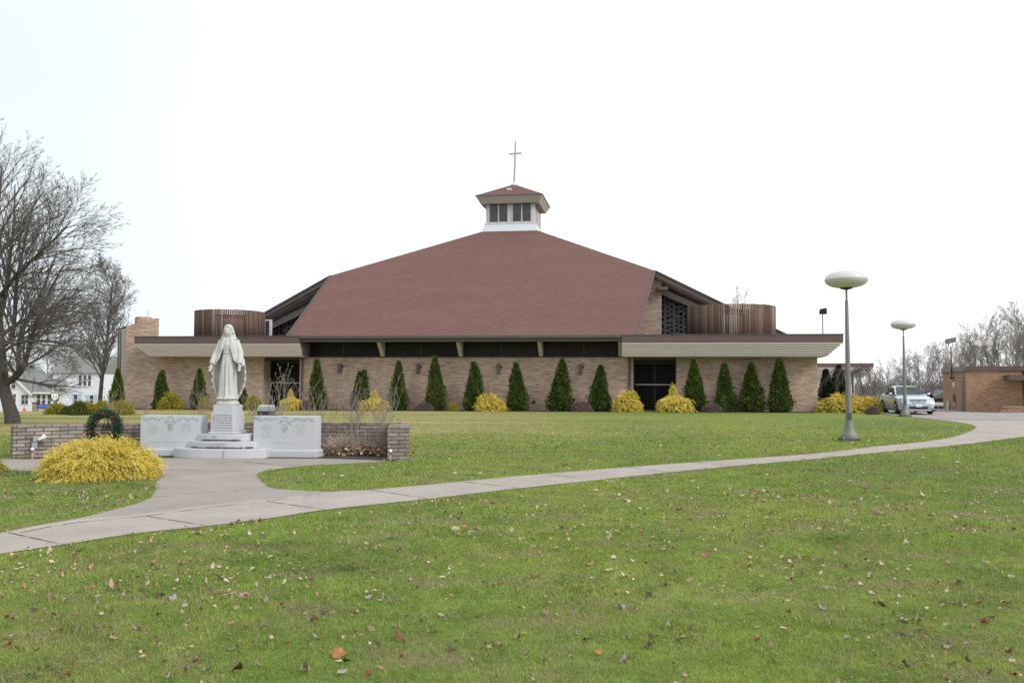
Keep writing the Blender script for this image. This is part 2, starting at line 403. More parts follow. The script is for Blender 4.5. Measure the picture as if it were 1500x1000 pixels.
front = smooth_line([G(*p) for p in FRONT], 5); backe = smooth_line([G(*p) for p in BACKE], 5)
LOT_EDGE = [(1424,630.5),(1429,626),(1421,621.5),(1391,617),(1350,612.8),(1318,609.2),(1295,607)]
lotc = smooth_line([G(*p) for p in LOT_EDGE], 5)
CONC_FAR = [G(1380,611.2), G(1500,613.5), G(1600,615.5)]
path_poly = front + [CONC_FAR[2], CONC_FAR[1], CONC_FAR[0]] + [p for p in lotc if p[1] <= CONC_FAR[0][1]-.2][::-1] + backe[::-1][1:]
flat('path', path_poly, .010, M['concrete'])
LOTL = [(20.1,47.5),(19.6,50),(20.0,54),(21.8,56),(23.5,60),(24,75)]
lot_poly = [p for p in lotc if p[1] > CONC_FAR[0][1]-3.0] + LOTL + [(60,75),(60,CONC_FAR[2][1]-2),(CONC_FAR[2][0]+2,CONC_FAR[2][1]-2.5)]
def sheet(name, poly, dz, mat, step=1.0):   # a sheet that follows the ground
    bm = bmesh.new(); f = bm.faces.new([bm.verts.new((x,y,0)) for x,y in poly]); bm.normal_update()
    if f.normal.z < 0: f.normal_flip()
    bmesh.ops.triangulate(bm, faces=[f])
    xs = [p[0] for p in poly]; ys = [p[1] for p in poly]
    for a, lo, hi in (((0,1,0), min(ys), max(ys)), ((1,0,0), min(xs), max(xs))):
        for k in np.arange(lo+step, hi, step):
            co = (k,0,0) if a[0] else (0,k,0)
            bmesh.ops.bisect_plane(bm, geom=bm.verts[:]+bm.edges[:]+bm.faces[:], plane_co=co, plane_no=a)
    for v in bm.verts: v.co.z = float(zg(v.co.x, v.co.y))+dz
    me = D.meshes.new(name); bm.to_mesh(me); bm.free(); me.materials.append(mat); box_uv(me)
    o = D.objects.new(name, me); COL.objects.link(o); o['kind'] = 'structure'; return o
sheet('parking_lot', lot_poly, .02, M['asphalt'], 1.5)
for k, (a, b, c) in enumerate((((1395,604.0),(1424,604.0),1.0),((1476,607.2),(1560,608.2),1.0))):
    (x0,y0),(x1,y1) = G(*a), G(*b); y1 = y0+(y1-y0)*.6
    z0 = float(zg(x0,y0))
    flat('painted_line', [(x0,y0-.35),(x1,y1-.35),(x1,y1+.35),(x0,y0+.35)], max(z0,float(zg(x1,y1)))+.03, M['bluepaint'])
PLAZA = [(-60,688),(20,688.5),(60,690.5),(226,691),(232,700),(228,708),(227.5,719),(221,729),(200,738),(165,747),(125,757),(75,767.5)]
plaza_r = [(492,720.5),(450,719),(400,715.5),(391,712),(385,706),(378,699),(376,695.5),(386,691),(415,686),(450,682.3),(500,679.5),(575,675.5),(588,673.5)]
plaza_t = [(588,671.8),(480,671.5),(400,671),(330,671.5),(260,671),(205,672),(100,672.2),(0,672.5),(-60,672.5)]
plaza_poly = [G(*p) for p in PLAZA] + [G(75,772), G(110,766.5), G(213,757), G(305,745), G(390,737), G(492,725)] + smooth_line([G(*p) for p in plaza_r], 4) + [G(*p) for p in plaza_t]
flat('plaza', plaza_poly, .006, M['concrete_plaza'])
# joints: thin lines of dirt and grass in the concrete
def joint(pts, w=.018, z=.0135):
    P = [Vector((x,y,0)) for x,y in pts]; mb = MB(); rng = random.Random(5)
    for a, b in zip(P[:-1], P[1:]):
        n = max(1, int((b-a).length/.12)); d = (b-a); s = d.cross(Vector((0,0,1))).normalized()
        for i in range(n):
            p = a+d*i/n; q = a+d*(i+1)/n; e = w*rng.uniform(.15,.75)
            if rng.random() < .10: continue
            mb.face([p-s*e+Vector((0,0,z)), p+s*e+Vector((0,0,z)), q+s*e+Vector((0,0,z)), q-s*e+Vector((0,0,z))])
    o = mb.build('path_joint', M['joint']); o['kind'] = 'structure'; return o
for a, b in (((12,781),(88,798)),((213,756.5),(302,771)),((390,735),(476,747.3)),((541,718),(626,731)),((675,705.5),(760,715.5)),((802,694.8),(868,704)),((918,685),(985,692)),((1010,678),(1075,682.6)),((1090,672.5),(1150,676)),((1175,666),(1235,668.6)),((1262,657),(1315,660))):
    joint([G(*a), G(*b)])
joint([G(*p) for p in ((30,781),(75,772),(110,766.5),(213,756.8),(305,744.5),(390,735),(492,721))], .016)
joint([G(*p) for p in ((240,688.5),(300,690),(380,690.5))], .014)
joint([G(*p) for p in ((218,730),(300,721),(395,715.5))], .010)
joint([G(*p) for p in ((355,676.5),(380,679),(410,681.5),(450,682))], .03)
# mulch bed in front of and behind the monuments
BED = [G(*p) for p in ((400,671.2),(480,671.8),(540,673.5),(575,676),(590,672))] + [(-2.75,20.2),(-4,20.4),(-7,20.4),(-10,19.6),(-10.7,18.95)] + [G(*p) for p in ((60,671),(200,670),(260,669.5))]
flat('mulch_bed', BED, .015, M['mulch'])
flat('mulch_bed', [G(*p) for p in ((-80,700),(0,698),(22,697),(44,695),(47,691),(20,690),(-80,690))], .009, M['mulch'])
church_bed = [facade(p, -2.4) for p in (185,300,420,560,700,840,905)] + [facade(905,.0), facade(185,.0)]
flat('mulch_bed', church_bed, .008, M['mulch'])
flat('mulch_bed', [facade(990,-2.4), facade(1192,-2.3), facade(1192,.0), facade(990,.0)], .008, M['mulch'])

# ------------------------------------------------------------------ the church
church = thing('church', 'wide low tan brick church with a big red-brown pyramid roof, lantern and cross', 'church', (CH0[0], CH0[1], 0), 0)
church.rotation_euler = (0, R(.3), CHA)
M['slats'] = None
def wood():
    m, t, p = new_mat('weathered_brown_slats'); a = nd(t, 'ShaderNodeAttribute'); a.attribute_name = 'tint'
    c = ramp(t, a.outputs['Fac'], [(0,(.070,.040,.030)), (.5,(.112,.063,.046)), (.85,(.15,.092,.070)), (1,(.23,.17,.14))])
    c = mixc(t, 1.0, c, ramp(t, noise(t, coords(t,'Object',(6,6,.7)), 1.0, 4), [(.3,(.8,.8,.8)), (.7,(1.2,1.2,1.2))]), 'MULTIPLY')
    t.links.new(c, p.inputs['Base Color']); p.inputs['Roughness'].default_value = .85; return m
M['slats'] = wood()
mb = MB()
mb.box(-10.72, 10.72, 0, .3, -.6, 3.30)
mb.box(-20.876, -13.2, .003, 1.3, -.6, 3.33); mb.box(13.3, 21.5, .003, 1.3, -.6, 3.33)
mb.box(-21.45, 21.5, 1.30, 41.0, -.6, 4.3)
mb.build('brick_wall', M['brick'], church)
for u0, u1, uv in ((-13.2,-10.72,-12), (10.72,13.3,12)):        # deep entries with dark doors
    d = MB(); d.box(u0, u1, 1.15, 1.28, 0, 3.1)
    d.cur = 0
    door = d.build('door', M['void'], church)
    f = MB(); w = u1-u0
    for x in (u0+.04, (u0+u1)/2, u1-.04): f.box(x-.04, x+.04, 1.06, 1.15, 0, 3.1)
    for z in (.06, 3.0): f.box(u0+.09, u1-.09, 1.07, 1.14, z-.06, z+.06)
    for k in range(1,12):
        x = u0+w*k/12; 
        if k != 6: f.box(x-.008, x+.008, 1.11, 1.13, .13, 2.93)
    for k in range(1,14):
        z = .12+k*.2; f.box(u0+.09, u1-.09, 1.115, 1.135, z-.006, z+.006)
    f.build('door_grille', M['black'], door)
    h = MB(); h.box(u0+.1, u1-.1, 1.0, 1.05, 1.63, 1.68); h.build('push_bar', M['soffit'], door)
    s = MB(); s.box(u0, u1, -.02, 1.14, -.2, .05); s.build('door_step', M['concrete'], church)
    t_ = MB(); t_.box(u0, u1, .25, 1.14, 3.12, 3.33); t_.build('entry_header', M['dkbrown'], church)
# clerestory under the eave
for k in range(4):
    u0 = -10.36+k*5.16; u1 = u0+5.16
    g = MB(); g.box(u0+.02, u1-.02, .12, .16, 3.36, 4.45); win = g.build('clerestory_window', M['clere'], church)
    f = MB(); x = (u0+u1)/2; f.box(x-.03, x+.03, .06, .12, 3.36, 4.3); f.build('mullion', M['dkbrown'], win)
mb = MB(); mb.box(-10.4, 10.4, -.07, .2, 3.30, 3.36); mb.build('window_sill', M['dkbrown'], church)
for u in (-10.2, -5.13, -.03, 5.05, 9.95):
    b = MB(); w = .12
    b.hexa([(u-w,-.02,3.34),(u+w,-.02,3.34),(u+w,.10,3.34),(u-w,.10,3.34)], [(u-w,-.95,4.22),(u+w,-.95,4.22),(u+w,.10,4.32),(u-w,.10,4.32)])
    b.build('eave_bracket', M['cream'], church)
# wing roofs with canted siding
def wing(sg):
    ue, ui = (22.65 if sg > 0 else -21.4), 10.08*sg
    vt, vb, zt, zm, zb = -1.6, -1.12, 4.56, 4.13, 3.34; fr = .5
    def rect(u, v, z, back=13.2): 
        r = [(min(ui,u),v,z),(max(ui,u),v,z),(max(ui,u),back,z),(min(ui,u),back,z)]; return r
    b = MB(); b.hexa(rect(ue,vt,zm), rect(ue,vt,zt)); band = b.build('roof_edge', M['brown'], church)
    c = MB(); c.hexa(rect(ue+.03*sg,vt-.03,zt+.002), rect(ue+.03*sg,vt-.03,zt+.06)); c.build('edge_cap', M['gutter'], church)
    s = MB(); n = 6
    for i in range(n):
        a = i/n; b_ = (i+1)/n; P = []
        z0 = zm+(zb-zm)*a; z1 = zm+(zb-zm)*b_
        z1 += .028; ins0 = .82*a; ins1 = .82*b_-.06
        bot = rect(ue-ins1*sg, vt+ins1*fr, z1, 13.1); top = rect(ue-(ins0+.02)*sg, vt+ins0*fr+.015, z0-.002, 13.1)
        s.hexa(bot, top)
    sid = s.build('siding', M['siding'], church)
    s = MB(); s.hexa(rect(ue-.86*sg, vt+.86*fr+.02, zb, 13.0), rect(ue-.09*sg, vt+.09*fr+.02, zm-.004, 13.0)); s.build('siding_shade_backing', M['groove_shade'], sid)  # dark backing showing between boards, its colour stands in for shade
    so = MB(); so.hexa(rect(ue-.9*sg, vt+.9*fr, zb-.03, 13.0), rect(ue-.9*sg, vt+.9*fr, zb-.004, 13.0)); so.build('soffit', M['soffit'], church)
wing(-1); wing(1)
# corner trim and downspouts beside the entries
for u in (-10.5, 10.5):
    b = MB(); b.tube([(u,-1.2,4.2),(u,-1.1,4.0),(u,-.1,3.2),(u,-.08,2.9),(u,-.08,.05)], .075, 8); b.build('downspout', M['brown'], church)
for px in (498.5, 613, 730.5, 850.5):                              # wall lights on the brick
    s = (px-CX)/FPX; u = (s*55+3.2)/(.988+.156*s)
    b = MB(); b.box(u-.10, u+.10, -.22, -.05, 2.30, 2.92); b.box(u-.04, u+.20, -.05, -.001, 2.62, 2.80)
    b.build('wall_light', M['brown'], church, bevel=.01)
for px, z in ((782,.55),(840,.7)):
    s = (px-CX)/FPX; u = (s*55+3.2)/(.988+.156*s)
    b = MB(); b.box(u-.09, u+.09, -.06, -.001, z-.07, z+.07); b.build('outlet_box', M['black'], church)

# main roof: four planes round the lantern, each ending in its own pair of raked edges
CV = 21.0
def rot4(p, k):
    u, v, z = p; v -= CV
    for _ in range(k): u, v = -v, u
    return (u, v+CV, z)
Z0, SL = 4.60, .495
def zr(r): return Z0+SL*(22.5-r)
def roof_poly(ins=0.0):
    B = 12.1-ins
    return [(-11+ins, CV-22.5+ins, zr(22.5-ins)), (11-ins, CV-22.5+ins, zr(22.5-ins)), (B, CV-12.1+ins*.3, zr(12.1-ins*.3)), (2.2, CV-2.2, zr(2.2)), (-2.2, CV-2.2, zr(2.2)), (-B, CV-12.1+ins*.3, zr(12.1-ins*.3))]
top = MB(); deck = MB(); sof = MB()
for k in range(4):
    P = [rot4(p, k) for p in roof_poly()]
    top.hexa([(x,y,z-.06) for x,y,z in P], P)
    Q = [rot4(p, k) for p in roof_poly(.05)]
    deck.hexa([(x,y,z-.40) for x,y,z in Q], [(x,y,z-.064) for x,y,z in Q])
    S = [rot4(p, k) for p in roof_poly(.35)]
    sof.hexa([(x,y,z-.47) for x,y,z in S], [(x,y,z-.404) for x,y,z in S])
roof = top.build('roof', M['shingle'], church)
deck.build('roof_fascia', M['brown'], roof); sof.build('roof_soffit', M['soffit'], roof)
b = MB(); b.box(-10.05, 10.05, CV-22.66, CV-22.46, 4.44, 4.58); b.build('gutter', M['gutter'], roof)
for k in range(4):
    P = [rot4(p, k) for p in roof_poly()]
    for a, c in ((1,2),(0,5)):
        edge = MB(); edge.bar(Vector(P[a]), Vector(P[c]), .07, .1); edge.build('drip_edge', M['gutter'], roof)
# the lattice walls in the re-entrant corners
def lattice(name, u0, u1, zf, seed, along='u', fixed=10.9, out=-1):
    rng = random.Random(seed); g = MB(); gl = MB()
    def pt(u, d, z): return (u, fixed+d*out, z) if along == 'u' else (fixed+d*out, u, z)
    n = max(1, int(abs(u1-u0)/.5))
    for i in range(n):
        a = u0+(u1-u0)*i/n; c = u0+(u1-u0)*(i+1)/n
        gl.face([pt(a,0,4.3), pt(c,0,4.3), pt(c,0,zf(c)), pt(a,0,zf(a))])
    w = gl.build(name, M['void'], church)
    def bx(a, c, z0, z1, d0=.02, d1=.10):
        p = [pt(a,d0,z0), pt(c,d0,z0), pt(c,d1,z0), pt(a,d1,z0)]; q = [pt(a,d0,z1), pt(c,d0,z1), pt(c,d1,z1), pt(a,d1,z1)]
        g.hexa(p, q)
    lo, hi = min(u0,u1), max(u0,u1); u = lo; prev = None
    while u < hi:
        wd = rng.uniform(.10,.24); cu = min(u+wd, hi); zt_ = min(zf(u), zf(cu))
        if zt_ > 4.6:
            bx(u, cu, 4.4, zt_)
            nu = cu+rng.uniform(.10,.26)
            if nu < hi:
                z = 4.4+rng.uniform(0,.2); zz = min(zf(cu), zf(nu))
                while z < zz:
                    h = rng.uniform(.08,.30); bx(cu+.001, nu-.001, z, min(z+h, zz), .025, .095); z += h+rng.uniform(.10,.26)
        u = cu+rng.uniform(.10,.26)
    g.build('lattice', M['lattice'], w)
for sg in (-1, 1):
    lattice('lattice_wall', 11.2*sg, 21.4*sg, lambda u: zr(max(abs(u),12.1))-.5, 11+sg, 'u', 12.4, -1)
    lattice('lattice_wall', .2, 11.0, lambda v: zr(min(22.5, CV-v))-.5, 21+sg, 'v', 10.0*sg, sg)
    b = MB(); q0 = [(11.4*sg,11.2,zr(12.1)-.92),(22.2*sg,11.2,zr(22.2)-.88)]; b.hexa([q0[0],q0[1],(22.2*sg,11.32,q0[1][2]),(11.4*sg,11.32,q0[0][2])][::sg], [(11.4*sg,10.95,zr(12.1)-.48),(22.2*sg,10.95,zr(22.2)-.48),(22.2*sg,11.32,zr(22.2)-.48),(11.4*sg,11.32,zr(12.1)-.48)][::sg]); b.build('rake_board', M['cream'], church)
    b = MB(); u0, u1 = sorted((10.15*sg, 12.55*sg)); b.box(u0, u1, 9.5, 12.0, 4.3, 9.25); b.build('brick_pier', M['brick'], church)
    c = MB(); c.hexa([(10.6*sg,11.8,4.3),(21.2*sg,11.8,4.3),(21.2*sg,12.9,4.3),(10.6*sg,12.9,4.3)][::sg], [(10.6*sg,11.8,4.62),(21.2*sg,11.8,4.62),(21.2*sg,12.9,4.62),(10.6*sg,12.9,4.62)][::sg]); c.build('flat_roof_curb', M['gutter'], church)
b = MB(); b.box(12.25, 13.0, 8.9, 9.4, 8.35, 8.62); b.bar((12.6,9.4,8.5),(12.4,9.6,8.5),.1); b.build('floodlight', M['gutter'], church, bevel=.03)
# lantern
M['lglass'] = glass('lantern_glass', (.035,.038,.05), .2); M['lfascia'] = plain('taupe_ribbed_metal', (.40,.37,.36), .6, .05, 2.0, bmp=.05)
lan = MB(); s = 2.08
lan.hexa([(-s,CV-s,zr(2.2)-.2),(s,CV-s,zr(2.2)-.2),(s,CV+s,zr(2.2)-.2),(-s,CV+s,zr(2.2)-.2)], [(-s,CV-s,17.25),(s,CV-s,17.25),(s,CV+s,17.25),(-s,CV+s,17.25)])
lantern = lan.build('lantern', M['cream'], church)
zb = zr(2.35)
sk = MB()
def sq(r, z): return [(-r,CV-r,z),(r,CV-r,z),(r,CV+r,z),(-r,CV+r,z)]
sk.hexa(sq(2.40, zb-.06), sq(2.17, zb+.62)); sk.hexa(sq(2.20, zb+.622), sq(2.20, zb+.72)); sk.build('base_flashing', M['bluewhite'], lantern)
for k in range(4):
    for j, c in enumerate((-1.0, 1.0)):
        for i in (-1, 1):
            x0 = c+i*.42-.36; g = MB()
            P = [rot4((x, CV-2.08-d, z), k) for d in (.012,.03) for x, z in ((x0,zb+.86),(x0+.72,zb+.86),(x0+.72,17.0),(x0,17.0))]
            g.hexa(P[:4], P[4:]); g.build('window_pane', M['lglass'], lantern)
        f = MB()
        for x in (c-.82, c, c+.82):
            P = [rot4((x+a, CV-2.08-d, z), k) for d in (.0,.05) for a, z in ((-.045,zb+.8),(.045,zb+.8),(.045,17.05),(-.045,17.05))]; f.hexa(P[:4], P[4:])
        f.build('window_frame', M['cream'], lantern)
cap = MB(); cap.hexa(sq(2.50, 16.92), sq(2.84, 17.50)); cap.build('canted_fascia', M['lfascia'], lantern)
cap = MB(); cap.hexa(sq(2.88, 17.504), sq(2.88, 17.58)); cap.build('roof_edge_trim', M['gutter'], lantern)
cap = MB(); cap.hexa(sq(2.84, 17.584), sq(.14, 19.02)); cap.build('lantern_roof', M['shingle'], lantern)
b = MB(); b.box(-.36, .02, CV-1.72, CV-1.4, 18.22, 18.36); b.build('roof_vent', M['white'], lantern)
cr = MB(); cr.tube([(0,CV,19.0),(.02,CV,19.5),(.11,CV,22.85)], [.10,.09,.075], 8)
cr.bar((-.46,CV,21.78),(.64,CV,21.82),.12)
cross = cr.build('cross', M['crossm'], church)
cb = MB(); cb.lathe([(.30,18.93),(.30,19.05),(.15,19.08),(.10,19.3)], 12, (0,CV,0)); cb.build('cross_base', M['bluewhite'], cross)
# round slatted screens with plant behind them on the wing roofs
def screen(uc, vc, r, z0, z1, seed):
    rng = np.random.default_rng(seed); V = []; F = []; T = []
    n = int(2*PI*r/.148)
    for k in range(n):
        a = 2*PI*k/n; w = .122; d = .02; t = rng.random(); h = rng.uniform(-.012,.012)
        ca, sa = math.cos(a), math.sin(a)
        for zz in (z0, z1+h):
            for rr, tt in ((r-d,-w/2),(r+d,-w/2),(r+d,w/2),(r-d,w/2)): V.append((uc+ca*rr-sa*tt, vc+sa*rr+ca*tt, zz)); T.append(t)
        i = k*8; F += [(i+3,i+2,i+1,i),(i+4,i+5,i+6,i+7),(i,i+1,i+5,i+4),(i+1,i+2,i+6,i+5),(i+2,i+3,i+7,i+6),(i+3,i,i+4,i+7)]
    o = np_mesh('slatted_screen', np.array(V), np.array(F), M['slats'], church, T)
    rl = MB()
    for zz in (z0+.35, z1-.42):
        prof = [(r-.13,zz-.05),(r-.05,zz-.05),(r-.05,zz+.05),(r-.13,zz+.05)]
        rl.loft([[(uc+math.cos(a)*p, vc+math.sin(a)*p, q) for p, q in prof] for a in np.linspace(0, 2*PI, 41)], False)
    rl.build('screen_rail', M['dkbrown'], o)
    e = MB(); e.box(uc-.55, uc+.75, vc-.7, vc+.7, z0, z1-.55); e.box(uc-.3,uc+.4,vc-.72,vc-.70,z0+.5,z0+1.2); e.build('rooftop_unit', M['cream'], o, bevel=.04)
    return o
screen(-18.65, 6.0, 2.45, 4.55, 6.80, 3); screen(17.07, 6.0, 2.86, 4.55, 6.82, 4)
b = MB(); b.box(-16.95, -16.5, 8.2, 8.5, 4.5, 6.4); sw = b.build('side_window', M['white'], church)
b = MB(); b.box(-16.91, -16.60, 8.19, 8.2, 4.6, 6.3); b.build('window_pane', M['bluglass'], sw)
# brick tower at the left end
M['panel'] = plain('pale_grey_metal_panel', (.40,.39,.38), .5, .06, 2.0, bmp=.05)
t_ = MB(); t_.hexa([(-23.03,.0,-.8),(-20.88,.0,-.8),(-20.88,.38,-.8),(-23.03,.38,-.8)], [(-23.03,.0,5.40),(-20.88,.0,5.92),(-20.88,.38,5.92),(-23.03,.38,5.40)])
tower = t_.build('brick_tower', M['brick'], church)
t_ = MB(); t_.hexa([(-23.75,.25,-.8),(-23.034,.25,-.8),(-23.034,2.4,-.8),(-23.75,2.4,-.8)], [(-23.75,.25,5.15),(-23.034,.25,5.32),(-23.034,2.4,5.32),(-23.75,2.4,5.15)]); t_.build('metal_panel', M['panel'], tower)
t_ = MB()
for x in (-23.72, -23.55): t_.box(x-.03, x+.03, .19, .25, -.8, 5.14)
t_.build('panel_rib', M['gutter'], tower)
t_ = MB(); t_.hexa([(-23.80,.2,5.16),(-23.02,.2,5.41),(-23.02,2.5,5.41),(-23.80,2.5,5.16)], [(-23.80,.2,5.22),(-23.02,.2,5.47),(-23.02,2.5,5.47),(-23.80,2.5,5.22)]); t_.build('panel_cap', M['gutter'], tower)
t_ = MB(); t_.lathe([(.60,5.0),(.60,6.25),(.52,6.32)], 20, (-24.25,4.0,0)); t_.build('round_chimney', M['brick'], tower)
t_ = MB(); t_.tube([(-23.95,4.0,6.0),(-23.95,4.0,6.85)], .02, 5); t_.build('lightning_rod', M['steel'], tower)
# pole light on the right wing roof
u = 22.2; b = MB(); b.tube([(u,2.0,4.5),(u,2.0,6.05)], .035, 6); pl = b.build('light_pole', M['gutter'], church)
b = MB(); b.hexa([(u-.25,1.75,6.0),(u+.22,1.8,6.0),(u+.26,2.15,6.05),(u-.2,2.15,6.05)], [(u-.2,1.7,6.32),(u+.2,1.72,6.4),(u+.24,2.1,6.42),(u-.16,2.1,6.35)]); b.build('lamp_head', M['black'], pl, bevel=.02)
for x in (-21.5,-18.2,-16.2, -15.0):
    pass
# lower wing seen past the right end
an = thing('annex', 'lower flat-roofed annex with beige canted siding seen past the right end of the church', 'building', (23.2, 72.2, 0), R(-3))
b = MB(); b.box(-3,6.55,0,8,3.02,3.36); b.build('roof_edge', M['brown'], an)
b = MB()
for i in range(5):
    z0 = 3.018-.17*i; z1 = z0-.168; i0 = .13*i; i1 = .13*(i+1)-.03
    b.hexa([(-3,i1,z1),(6.55-i1,i1,z1),(6.55-i1,7.9,z1),(-3,7.9,z1)], [(-3,i0+.01,z0),(6.55-i0-.01,i0+.01,z0),(6.55-i0-.01,7.9,z0),(-3,7.9,z0)])
b.build('siding', M['siding'], an)
b = MB(); b.box(-3,5.4,1.3,7.5,-.5,2.2); b.build('wall', M['white'], an)
w = MB(); w.box(1.6,2.2,1.25,1.3,.8,1.9); w_ = w.build('window', M['bluglass'], an)
# ------------------------------------------------------------------ garden wall, monuments, statue
def arc(t): return (-6.70+4.07*t, 20.5-1.55*max(0,-t)**2.2-.25*max(0,t)**2)
wl = MB(); n = 48; H = .715; pts = []
for i in range(n+1):
    t = -1+2*i/n; x, y = arc(t); dx, dy = 4.07, (3.4*max(0,-t)**1.2 if t < 0 else -.5*t); l = math.hypot(dx, dy); nx_, ny_ = -dy/l, dx/l
    pts.append(((x, y), (x+nx_*.30, y+ny_*.30)))
for i in range(n):
    (a, b), (c, d) = pts[i], pts[i+1]
    wl.face([(a[0],a[1],-.1),(c[0],c[1],-.1),(c[0],c[1],H),(a[0],a[1],H)]); wl.face([(d[0],d[1],-.1),(b[0],b[1],-.1),(b[0],b[1],H),(d[0],d[1],H)])
    wl.face([(a[0],a[1],H),(c[0],c[1],H),(d[0],d[1],H),(b[0],b[1],H)])
a, b = pts[0]; wl.face([(b[0],b[1],-.1),(a[0],a[1],-.1),(a[0],a[1],H),(b[0],b[1],H)])
garden_wall = thing('garden_wall', 'low curved garden wall of weathered brick behind the white statue', 'wall')
wo = wl.build('wall', M['brick_low'], garden_wall)
uv = wo.data.uv_layers[0].data
for p in wo.data.polygons:
    for li in p.loop_indices:
        c = wo.data.vertices[wo.data.loops[li].vertex_index].co
        uv[li].uv = (c.x*1.05, c.z) if abs(p.normal.z) < .5 else (c.x*1.05*2.0, c.y)
pr = MB(); pr.hexa([(-2.66,18.74,-.1),(-2.19,18.74,-.1),(-2.40,20.6,-.1),(-2.87,20.6,-.1)],[(-2.66,18.74,.70),(-2.19,18.74,.70),(-2.40,20.6,.70),(-2.87,20.6,.70)]); po = pr.build('end_pier', M['brick_low'], garden_wall, bevel=.008)
MEM = thing  # memorial pieces share one heading
MX, MY, MR = -6.36, 19.62, R(-8)
def mem(u, v, z=0.0): c, s = math.cos(MR), math.sin(MR); return (MX+u*c-v*s, MY+u*s+v*c, z)
def stadium(hx, front, back, n=28):       # stone step: straight back and sides, gently bowed front
    r = []
    for i in range(n+1):
        a = -1+2*i/n; y = -front+(front*.42)*(abs(a)**2.6); r.append((hx*a if abs(a) < 1 else hx*a, y))
    return [(hx, back), (-hx, back)] + r
base = thing('stone_steps', 'three bow-fronted pale granite steps carrying the white statue and its pedestal', 'steps', mem(0,0), MR)
z = 0
for hx, fr, bk, h in ((1.08,.66,.55,.205),(.785,.47,.45,.15),(.59,.36,.38,.15)):
    P = stadium(hx, fr, bk); m_ = MB(); m_.hexa([(x,y,z) for x,y in P], [(x,y,z+h-.002) for x,y in P]); m_.build('step', M['granite'], base, bevel=.012); 
    z += h
zped = z
sj = MB()
for x in (.25,): sj.box(x-.0025, x+.0025, -.6815, -.6, .02, .2)
sj.build('stone_joint', M['granite_old'], base)
stn = MB(); rng = random.Random(8)
for k in range(40):
    x = rng.uniform(-.50,.42); stn.box(x, x+rng.uniform(.03,.10), -.366, -.34, .372, .372+rng.uniform(.006,.026))
    x = rng.uniform(-.72,.68); y = -.505+.21*(abs(x/.775)**2.6); stn.box(x, x+rng.uniform(.03,.09), y-.004, y+.03, .2155, .2155+rng.uniform(.006,.03))
stn.build('moss_stain', M['joint'], base)
def text(body, size, parent, loc, rot, mat, name='lettering', align='CENTER', sx=1.0):
    cu = D.curves.new(name, 'FONT'); cu.body = body; cu.size = size; cu.align_x = align; cu.extrude = .001; cu.resolution_u = 2
    o = D.objects.new(name, cu); COL.objects.link(o); bpy.context.view_layer.update()
    me = D.meshes.new_from_object(o.evaluated_get(bpy.context.evaluated_depsgraph_get())); D.objects.remove(o); D.curves.remove(cu)
    me.name = name; me.materials.clear(); me.materials.append(mat)
    o = D.objects.new(name, me); COL.objects.link(o); o.parent = parent; o.location = loc; o.rotation_euler = rot; o.scale = (sx,1,1)
    return o
def worn_lines(mb, x, z, y, widths, pitch, h, seed):   # cut lettering too worn to read: fine upright and level strokes
    rng = random.Random(seed)
    for k, w in enumerate(widths):
        cx = x-w/2; zz = z-k*pitch
        while cx < x+w/2:
            lw = rng.uniform(.010,.018)
            if rng.random() > .16:
                mb.box(cx, cx+.0045, y-.0012, y+.002, zz, zz+h)
                if rng.random() < .6:
                    q = zz+h*rng.choice((.0,.42,.80)); mb.box(cx+.0046, cx+lw*.85, y-.0012, y+.002, q, q+h*.2)
            cx += lw+.006
text('1951', .062, base, (-.13,-.364,.43), (R(90),0,0), M['engrave'])
eng = MB(); worn_lines(eng, -.12, .285, -.5035, [.62], .05, .034, 3); eng.build('worn_lettering', M['engrave'], base)
ped = thing('pedestal', 'square white granite pedestal with engraved dedication under the statue', 'pedestal', mem(0,.0,zped), MR)
m_ = MB(); m_.box(-.30,.30,-.31,.31,0,.06); m_.build('plinth', M['granite'], ped, bevel=.012)
m_ = MB(); m_.box(-.268,.268,-.28,.28,.061,.47); m_.build('die', M['granite'], ped, bevel=.012)
m_ = MB(); m_.box(-.232,.232,-.245,.245,.4705,.645); m_.build('cap_block', M['granite'], ped, bevel=.008)
for k, (s, sz) in enumerate((('IN THE PERPETUAL',.050),('MEMORY OF THE MEN',.048),('OF OUR LADY OF',.056),('MT. CARMEL PARISH',.048),('WHO GAVE THEIR LIVES',.043),('IN WORLD WARS I AND II',.040))):
    text(s, sz, ped, (0,-.2815,.405-k*.056), (R(90),0,0), M['engrave'])
eng = MB(); worn_lines(eng, 0, .078, -.28, [.44], .05, .020, 4); eng.build('worn_lettering', M['engrave'], ped)

